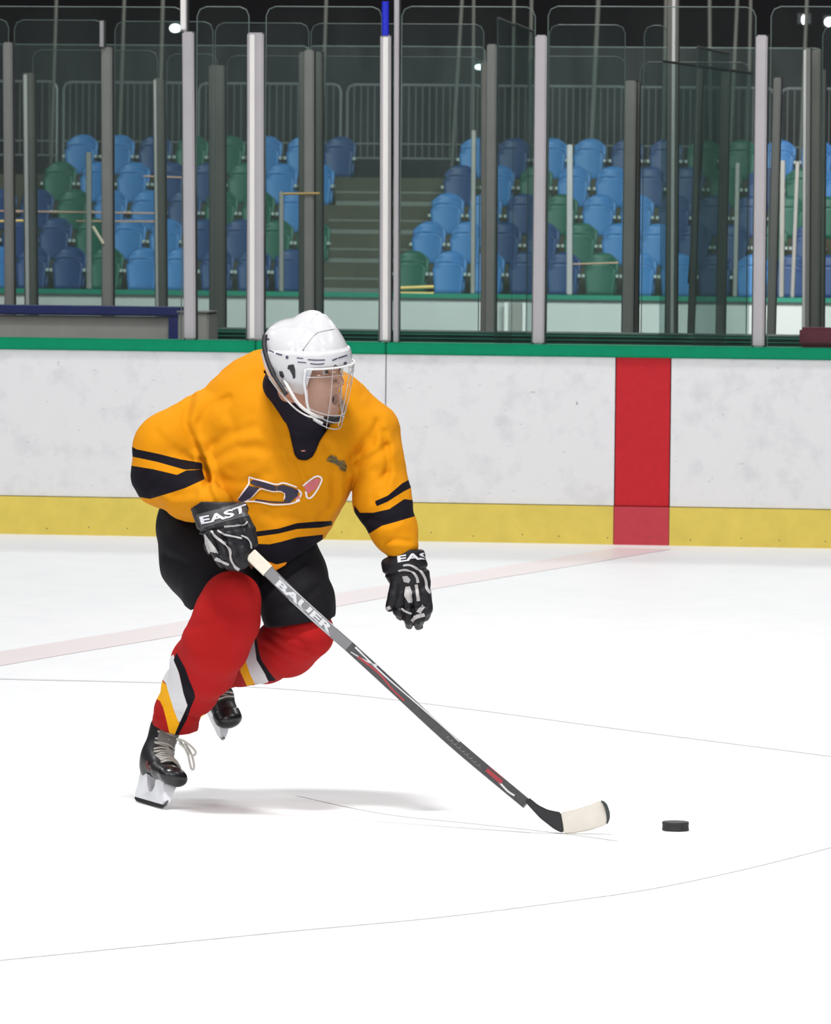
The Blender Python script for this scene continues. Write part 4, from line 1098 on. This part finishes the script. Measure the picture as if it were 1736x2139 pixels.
hb_ = bvh_of(helmet); Zm = (520, 630, 6.292)
bm = bmesh.new()
for pts, w_ in (([(265, 640), (330, 670)], 2.6), ([(355, 680), (440, 705)], 2.6), ([(630, 740), (715, 748)], 2), ([(640, 795), (755, 803)], 2.2), ([(775, 762), (880, 770), (1000, 768)], 2.4), ([(805, 815), (900, 824), (990, 816)], 2.4), ([(1095, 775), (1160, 745)], 2.8), ([(1170, 745), (1290, 705)], 2.8), ([(225, 488), (272, 497)], 3.2), ([(705, 638), (725, 638)], 1.6)):
    ribbon(bm, hb_, PL(pts, *Zm), w_, .001, 2)
for cx, cy, r in ((503, 732, 20), (1135, 855, 24), (1265, 815, 22)):
    patch(bm, hb_, PL([(cx + r * math.cos(a), cy + r * 1.1 * math.sin(a)) for a in np.linspace(0, 2 * math.pi, 11)[:-1]], *Zm), .0012, 2)
obj('helmet_marking', bm, HD, helmet)
bm = bmesh.new(); ribbon(bm, hb_, PL([(715, 630), (760, 570), (830, 475), (900, 412), (1000, 385), (1125, 362)], *Zm), 1.5, .0006, 2); obj('shell_seam', bm, mat('seam_grey', (.22, .22, .22), .5), helmet)
bm = bmesh.new()
patch(bm, hb_, PL([(520, 835), (590, 825), (610, 900), (612, 1000), (585, 1015), (570, 960), (540, 900), (508, 880)], *Zm), .0015, 3)
patch(bm, hb_, PL([(400, 915), (440, 915), (470, 985), (445, 1005), (410, 975)], *Zm), .0015, 3)
obj('ear_slot', bm, HBK, helmet)
bm = bmesh.new()      # black padding edge down the back of the helmet and neck
P = [(548, 700), (546, 722), (553, 752), (565, 782), (578, 803), (592, 824)]
tube(bm, smooth_path([S(x_ + 6, y_, -.23 - .0006 * (y_ - 700)) for x_, y_ in P], 5), [.0075] * 16 + [.006] * 10, 10)
obj('neck_pad', bm, HBK, helmet, True)
# face frame, chin straps, wire cage and clear shield
def CG(phi, u):
    t = min(1, max(0, (.03 - u) / .18)); a = .137 - .040 * t ** 1.6; b_ = .112 - .030 * t ** 1.6
    p = math.radians(phi); return H(.008 + a * math.cos(p), b_ * math.sin(p), u)
WIRE = mat('cage_wire', (.50, .50, .52), .3, metal=.5); FR = mat('cage_frame', (.66, .66, .67), .35)
bm = bmesh.new()
tube(bm, smooth_path([CG(p, .018) for p in range(-64, 65, 8)], 2), .0030, 8)
obj('cage_frame', bm, FR, helmet, True)
bm = bmesh.new()
tube(bm, smooth_path([CG(-64, .018), CG(-66, -.02), CG(-64, -.05), CG(-62, -.085), CG(-55, -.115), CG(-38, -.135)], 4), .0042, 8)
obj('cage_frame', bm, FR, helmet, True); bm = bmesh.new()
tube(bm, smooth_path([CG(64, .018), CG(66, -.02), CG(62, -.085), CG(55, -.115), CG(38, -.135)], 4), .0030, 8)
obj('cage_frame', bm, FR, helmet, True)
def wires(nm, paths, r):
    for pp in paths:
        bm = bmesh.new(); tube(bm, smooth_path(pp, 4), r, 6); obj(nm, bm, WIRE, helmet, True)
wires('cage_wire', [[CG(p, -.140 + .045 * (p / 62) ** 2) for p in range(-62, 63, 10)], [CG(p, -.158 + .045 * (p / 62) ** 2) for p in range(-54, 55, 9)], [CG(p, -.120 + .030 * (p / 62) ** 2) for p in range(-62, 63, 12)]], .0018)
wires('cage_wire', [[CG(p, -.004) for p in range(-64, 65, 8)]], .0011)
wires('cage_wire', [[CG(p, u) for u in (.018, -.03, -.08, -.12, -.152)] for p in (-30, 0, 30, 50)], .0011)
wires('cage_wire', [[CG(8, .015), CG(18, -.015), CG(26, -.045)], [CG(26, .015), CG(18, -.015), CG(6, -.045)], [CG(30, .015), CG(44, -.02), CG(52, -.05)]], .0011)
SHIELD = glass_mat('clear_shield', (.975, .98, .98), .012, (.8, .82, .8), gloss=.03, rough=.02)
bm = bmesh.new(); gr = [[bm.verts.new(CG(p, u)) for p in range(-62, 63, 4)] for u in (.014, -.01, -.04, -.07, -.10, -.125)]
for i in range(5):
    for j in range(len(gr[0]) - 1): bm.faces.new((gr[i][j], gr[i][j+1], gr[i+1][j+1], gr[i+1][j]))
bmesh.ops.solidify(bm, geom=bm.faces[:], thickness=.0015)
obj('clear_shield', bm, SHIELD, helmet, True)
STR = mat('strap_white', (.62, .60, .58), .5)
bm = bmesh.new(); tube(bm, smooth_path([S(x_, y_, d_) for x_, y_, d_ in ((593, 793, -.285), (608, 820, -.305), (622, 842, -.305), (640, 858, -.30), (662, 869, -.285), (674, 872, -.27))], 5), .0052, 8); obj('chin_strap', bm, STR, helmet, True)
bm = bmesh.new(); tube(bm, smooth_path([S(x_, y_, d_) for x_, y_, d_ in ((562, 788, -.25), (578, 810, -.27), (596, 832, -.29), (618, 854, -.30), (640, 868, -.30), (656, 872, -.29))], 5), .0028, 8); obj('chin_strap', bm, STR, helmet, True)
bm = bmesh.new(); bmesh.ops.create_uvsphere(bm, u_segments=16, v_segments=10, radius=1, matrix=Matrix.Translation(H(.080, 0, -.132)) @ Matrix([list(hf) + [0], list(hl) + [0], list(hu) + [0], [0, 0, 0, 1]]).transposed() @ Matrix.Diagonal((.030, .036, .016, 1))); obj('chin_cup', bm, HBK, helmet, True)

# ---- skates
BOOT = mat('boot_black', (.013, .012, .014), .38, spec=.5, noise=(30, .3)); TOE = mat('toe_cap', (.010, .010, .012), .28, spec=.6); HOLD = mat('holder_white', (.72, .73, .76), .35); STEEL = mat('runner_steel', (.10, .10, .11), .3, metal=.7); LACE = mat('lace', (.48, .46, .42), .7); TRIM = mat('boot_red', (.09, .012, .012), .5)
def skate(origin, F, U, label=None):
    F = Vector(F).normalized(); U = Vector(U); U = (U - F * U.dot(F)).normalized(); L = U.cross(F)
    R = np.array([list(F), list(L), list(U)])
    W = lambda f, l, u: origin + F * f + L * l + U * u
    tow = lambda V: np.array(origin) + V @ R
    def boot(P):
        ax = (0, 1, 0)
        d = seg_sdf(P, (-.075, 0, .230), (-.072, 0, .150), .050, .045, .046, .040, ax)
        d = smin(d, seg_sdf(P, (-.072, 0, .150), (-.075, 0, .115), .045, .044, .040, .036, ax), .02)
        d = smin(d, seg_sdf(P, (-.060, 0, .135), (.045, 0, .112), .046, .030, .038, .040, ax), .03)
        d = smin(d, seg_sdf(P, (.045, 0, .106), (.125, 0, .100), .032, .027, .042, .040, ax), .02)
        d = np.maximum(d, .076 - P[..., 2])
        d = np.maximum(d, P[..., 2] - .250)
        return d
    V, Q = surface_nets(boot, (-.15, -.07, .05), (.18, .07, .27), .0035)
    root = part('skate', mesh_from(tow(relax(V, Q, 1)), Q), BOOT)
    if label: root['label'] = label
    def cap(P): return np.maximum(np.maximum(boot(P) - .003, .104 - P[..., 0]), P[..., 2] - .140)
    V, Q = surface_nets(cap, (.07, -.07, .05), (.18, .07, .16), .0035); part('toe_cap', mesh_from(tow(relax(V, Q, 1)), Q), TOE, root)
    # blade holder with two towers and a window between
    prof = [(-.098, .086), (-.112, .055), (-.130, .022), (-.122, .012), (.120, .012), (.138, .024), (.130, .045), (.112, .086), (.050, .086), (.040, .058), (.018, .040), (-.008, .038), (-.026, .054), (-.034, .086)]
    bm = bmesh.new(); fr = []
    for l0 in (-1, 1):
        fr.append([bm.verts.new(W(f, l0 * (.009 + .016 * max(0, (u - .03) / .055)), u)) for f, u in prof])
    fa = bm.faces.new(fr[0]); fb = bm.faces.new(fr[1][::-1]); k = len(prof)
    for i in range(k): bm.faces.new((fr[0][i], fr[1][i], fr[1][(i+1) % k], fr[0][(i+1) % k])[::-1])
    bmesh.ops.triangulate(bm, faces=[fa, fb]); bmesh.ops.recalc_face_normals(bm, faces=bm.faces[:]); obj('blade_holder', bm, HOLD, root)
    pr = [(-.138, .020), (-.142, .008), (-.120, .001), (-.04, 0), (.05, 0), (.115, .001), (.140, .012), (.146, .028), (.136, .026), (.118, .015), (-.118, .015)]
    bm = bmesh.new(); a = [bm.verts.new(W(f, -.002, u)) for f, u in pr]; c = [bm.verts.new(W(f, .002, u)) for f, u in pr]; fa = bm.faces.new(a); fb = bm.faces.new(c[::-1]); k = len(pr)
    for i in range(k): bm.faces.new((a[i], c[i], c[(i+1) % k], a[(i+1) % k])[::-1])
    bmesh.ops.triangulate(bm, faces=[fa, fb]); bmesh.ops.recalc_face_normals(bm, faces=bm.faces[:]); obj('runner', bm, STEEL, root)
    # tongue and laces: find the front of the boot by marching outwards
    def surf(f, l, u, df, du):
        t = 0.0
        for _ in range(60):
            p = np.array([[f + df * t, l, u + du * t]], dtype=np.float32)
            if boot(p)[0] > 0: break
            t += .002
        return (f + df * t, l, u + du * t)
    path = [(-.06, .235), (-.055, .215), (-.05, .195), (-.045, .175), (-.035, .155), (-.020, .140), (.0, .128), (.022, .118), (.042, .108), (.062, .106), (.080, .104)]
    dirs = [(1, .15), (1, .2), (1, .3), (1, .45), (.9, .6), (.7, .75), (.5, .9), (.35, .95), (.3, .95), (.2, .98), (.15, .98)]
    def onb(i, l, lift=.002):
        i0 = int(min(i, len(path) - 1.001)); t = i - i0
        f = path[i0][0] * (1 - t) + path[i0+1][0] * t; u = path[i0][1] * (1 - t) + path[i0+1][1] * t
        df = dirs[i0][0] * (1 - t) + dirs[i0+1][0] * t; du = dirs[i0][1] * (1 - t) + dirs[i0+1][1] * t; n = math.hypot(df, du)
        s = surf(f, l, u, df / n, du / n); return W(s[0] + df / n * lift, s[1], s[2] + du / n * lift)
    bm = bmesh.new(); rows = []
    for i in np.linspace(.3, 9.8, 24): rows.append([bm.verts.new(onb(i, l, .0015)) for l in (-.025, -.013, 0, .013, .025)])
    for i in range(len(rows) - 1):
        for j in range(4): bm.faces.new((rows[i][j], rows[i][j+1], rows[i+1][j+1], rows[i+1][j]))
    obj('tongue', bm, mat('tongue', (.05, .048, .045), .7), root, True)
    def tg(P): return np.maximum(seg_sdf(P, (-.030, 0, .20), (-.040, 0, .300), .030, .034, .014, .012, (1, 0, 0)), P[..., 2] - .30)
    V, Q = surface_nets(tg, (-.08, -.05, .16), (.01, .05, .32), .004); part('tongue', mesh_from(tow(relax(V, Q, 1)), Q), mat('tongue_grey', (.17, .165, .155), .8, noise=(50, .3)), root)
    for k in range(11):
        i = .3 + k * .90; s = 1 if k % 2 else -1
        bm = bmesh.new(); tube(bm, [onb(i - .12 * s, -.033, .003), onb(i - .04 * s, -.017, .0055), onb(i, 0, .0065), onb(i + .04 * s, .017, .0055), onb(i + .12 * s, .033, .003)], .0032, 6); obj('lace', bm, LACE, root, True)
        if k < 10:
            bm = bmesh.new(); tube(bm, [onb(i, -.031 * s, .0025), onb(i + .44, 0, .005), onb(i + .88, .031 * s, .0025)], .0024, 6); obj('lace', bm, LACE, root, True)
    bm = bmesh.new()
    for sgn in (-1, 1):
        pts = [W(-.02, sgn * .041, .120), W(.0, sgn * .043, .105), W(.03, sgn * .042, .100)]
        for k in range(len(pts) - 1): pass
        tube(bm, smooth_path(pts, 4), .004, 6)
    obj('side_trim', bm, TRIM, root, True)
    return root, W
g = on_ice(312, 1683)
sk1, W1 = skate(Vector((g.x, g.y, .002)), (.36, -.93, -.0), (.33, .02, .94), 'black laced skate standing on the ice')
bm = bmesh.new()
tube(bm, smooth_path([S(x_, y_, -.03) for x_, y_ in ((372, 1545), (382, 1556), (392, 1575), (396, 1592), (400, 1606), (405, 1605), (404, 1590), (398, 1572), (386, 1552))], 5), .0036, 6); obj('lace_bow', bm, LACE, sk1, True)
bm = bmesh.new(); tube(bm, smooth_path([S(x_, y_, -.04) for x_, y_ in ((368, 1543), (384, 1548), (400, 1560), (409, 1572), (402, 1578), (390, 1566), (374, 1552))], 5), .0036, 6); obj('lace_bow', bm, LACE, sk1, True)
# trailing skate in the air
F2 = Vector((.40, -.55, -.73)); U2 = Vector((.25, -.68, .69))
o2 = S(427, 1476, .50)
sk2, W2 = skate(o2, F2, U2, 'black laced skate lifted behind')

# ================================================================== STICK
st_root_depth = on_ice(1177, 1742).y
def ST(px, py, t):
    return at(px, py, (SK - .36) * (1 - t) + st_root_depth * t)
mid = [(524, 1158, 0.0), (535, 1169, .02), (560, 1193, .06), (615, 1247, .15), (672, 1300, .25), (730, 1351, .34), (815, 1429, .49), (903, 1511, .64), (960, 1562, .74), (1018, 1611, .84), (1065, 1650, .92), (1100, 1679, .98)]
stick = thing('hockey_stick', ST(1160, 1738, 1), 'black and silver hockey stick with white taped blade held by the player', 'stick')
def shaft(nm, i0, i1, m, w0, w1, th=.020, grow=0.0):
    P = smooth_path([ST(*mid[i]) for i in range(i0, i1 + 1)], 4); bm = bmesh.new(); prev = None; n = len(P)
    for i, p in enumerate(P):
        d = (P[min(i+1, n-1)] - P[max(i-1, 0)]).normalized(); s = d.cross(Vector((0, 1, 0))).normalized(); t = s.cross(d).normalized()
        w_ = (w0 + (w1 - w0) * i / (n - 1)) / 2 + grow; h_ = th / 2 + grow; ring = []
        for a, b_ in ((-1, -.55), (-.8, -1), (.8, -1), (1, -.55), (1, .55), (.8, 1), (-.8, 1), (-1, .55)): ring.append(bm.verts.new(p + s * a * w_ + t * b_ * h_))
        if prev:
            for k in range(8): bm.faces.new((prev[k], prev[(k+1) % 8], ring[(k+1) % 8], ring[k]))
        else: bm.faces.new(ring[::-1])
        prev = ring
    bm.faces.new(prev); bmesh.ops.recalc_face_normals(bm, faces=bm.faces[:])
    return obj(nm, bm, m, stick)
SIL = mat('stick_silver', (.17, .17, .18), .35, metal=.2); DKS = mat('stick_dark', (.035, .034, .036), .35, noise=(70, .5)); RDS = mat('stick_red', (.30, .02, .03), .35); WTX = mat('stick_light', (.55, .56, .58), .4); TAPE = mat('tape_cloth', (.66, .61, .52), .8, noise=(60, .08))
sh1 = shaft('shaft', 1, 5, SIL, .035, .031); sh2 = shaft('shaft', 5, 11, DKS, .031, .030)
sh1['label'] = 'silver grey upper shaft'; sh2['label'] = 'dark lower shaft'
shaft('grip_tape', 0, 2, TAPE, .035, .035, .022, .0014)
b1 = bvh_of(sh1); b2 = bvh_of(sh2); Zs = (500, 1130, 1.736)
# lettering along the shaft
bm = bmesh.new()
p0 = Vector((574, 1222)); p1 = Vector((688, 1324)); d_ = (p1 - p0).normalized(); nn_ = Vector((d_.y, -d_.x))
lay_text(bm, b1, 'BAUER', tuple(p0), tuple(p1), tuple(p0 + nn_ * 16), bold=.04, lift=.001, cell=.2)
obj('shaft_lettering', bm, WTX, sh1)
bm = bmesh.new(); q0 = p0 - d_ * 5 + nn_ * 18.5; q1 = p1 + d_ * 4 + nn_ * 18.0; ribbon(bm, b1, [tuple(q0), tuple((q0 + q1) / 2), tuple(q1)], 1.4, .0008, 4); q0 -= nn_ * 21; q1 -= nn_ * 20; ribbon(bm, b1, [tuple(q0), tuple((q0 + q1) / 2), tuple(q1)], 1.4, .0008, 4); obj('shaft_lettering', bm, WTX, sh1)
bm = bmesh.new(); ribbon(bm, b2, [(733, 1362), (760, 1378), (790, 1392)], (2, 3), .0008, 3); obj('shaft_stripe', bm, WTX, sh2); bm = bmesh.new(); ribbon(bm, b2, [(742, 1352), (800, 1408), (850, 1452), (905, 1500), (960, 1550)], (3.5, 1.6), .0008, 4); obj('shaft_stripe', bm, WTX, sh2); bm = bmesh.new(); ribbon(bm, b2, [(1040, 1630), (1060, 1652), (1075, 1662)], 4, .0008, 3); obj('shaft_stripe', bm, WTX, sh2)
bm = bmesh.new(); ribbon(bm, b2, [(748, 1372), (790, 1405), (820, 1440), (845, 1464)], (5, 3.5), .001, 3); obj('shaft_stripe', bm, RDS, sh2); bm = bmesh.new(); ribbon(bm, b2, [(792, 1392), (830, 1426), (872, 1462)], (2.2, 1.6), .001, 3); obj('shaft_stripe', bm, RDS, sh2); bm = bmesh.new(); ribbon(bm, b2, [(1018, 1606), (1050, 1633)], 13, .001, 3); obj('shaft_stripe', bm, RDS, sh2)
bm = bmesh.new()
for x0_ in range(0, 9):
    cx = 935 + x0_ * 8.2; cy = 1540 + x0_ * 7.4; ribbon(bm, b2, [(cx - 3, cy + 1), (cx + 3, cy - 1)], 2.0, .0008, 2); ribbon(bm, b2, [(cx + 1, cy + 4), (cx + 4, cy + 6)], 1.6, .0008, 2)
obj('shaft_lettering', bm, mat('stick_dim', (.16, .16, .17), .4), sh2)
def slab(nm, poly, y, th, m, bevel=.002, curve=0.0):
    bm = bmesh.new(); A = [bm.verts.new(at(px, py, y - th / 2 - curve * max(0, (px - 1170) / 100) ** 2)) for px, py in poly]; B = [bm.verts.new(at(px, py, y + th / 2 - curve * max(0, (px - 1170) / 100) ** 2)) for px, py in poly]; k = len(poly)
    fa = bm.faces.new(A); fb = bm.faces.new(B[::-1])
    for i in range(k): bm.faces.new((A[i], B[i], B[(i+1) % k], A[(i+1) % k])[::-1])
    bmesh.ops.recalc_face_normals(bm, faces=bm.faces[:]); bmesh.ops.bevel(bm, geom=bm.edges[:], offset=bevel, segments=2, affect='EDGES')
    return obj(nm, bm, m, stick)
yb = st_root_depth
slab('blade', PL([(1035, 945), (1050, 930), (1085, 958), (1120, 975), (1166, 984), (1172, 1020), (1177, 1058), (1163, 1056), (1140, 1044), (1090, 1005)], *Zs), yb, .014, mat('blade_black', (.012, .012, .014), .5), .003)
slab('blade_tape', PL([(1166, 984), (1220, 973), (1270, 957), (1309, 941), (1322, 952), (1333, 985), (1336, 1018), (1325, 1032), (1270, 1050), (1220, 1059), (1177, 1062), (1170, 1020)], *Zs), yb, .013, mat('blade_tape_white', (.66, .62, .55), .8, noise=(25, .10)), .003, .012)
slab('toe', PL([(1309, 940), (1322, 943), (1334, 955), (1344, 985), (1344, 1005), (1338, 1022), (1331, 1030), (1334, 1005), (1328, 970), (1318, 950)], *Zs), yb - .008, .016, mat('toe_grey', (.035, .045, .045), .6), .002, .012)

# ================================================================== PUCK
pc = on_ice(1412, 1737.0); pr_ = .0385
bm = bmesh.new(); prof = [(.0, 0), (pr_ - .0015, 0), (pr_, .0015), (pr_, .007), (pr_ - .0006, .008), (pr_ - .0006, .0175), (pr_, .0185), (pr_, .0240), (pr_ - .0015, .0255), (0, .0255)]
rings = []
for r, z in prof:
    rings.append([bm.verts.new((pc.x + r * math.cos(a), pc.y + .03 + r * math.sin(a), z + .0005)) for a in np.linspace(0, 2 * math.pi, 49)[:-1]] if r > 0 else [bm.verts.new((pc.x, pc.y + .03, z + .0005))])
for i in range(len(rings) - 1):
    A, B = rings[i], rings[i+1]
    for k in range(48):
        k2 = (k + 1) % 48
        if len(A) == 1: bm.faces.new((A[0], B[k], B[k2]))
        elif len(B) == 1: bm.faces.new((A[k], A[k2], B[0]))
        else: bm.faces.new((A[k], A[k2], B[k2], B[k]))
bmesh.ops.recalc_face_normals(bm, faces=bm.faces[:])
tag(obj('puck', bm, mat('puck_rubber', (.018, .018, .018), .6, noise=(90, .4)), None), 'black rubber puck lying on the ice in front of the stick blade', 'puck')
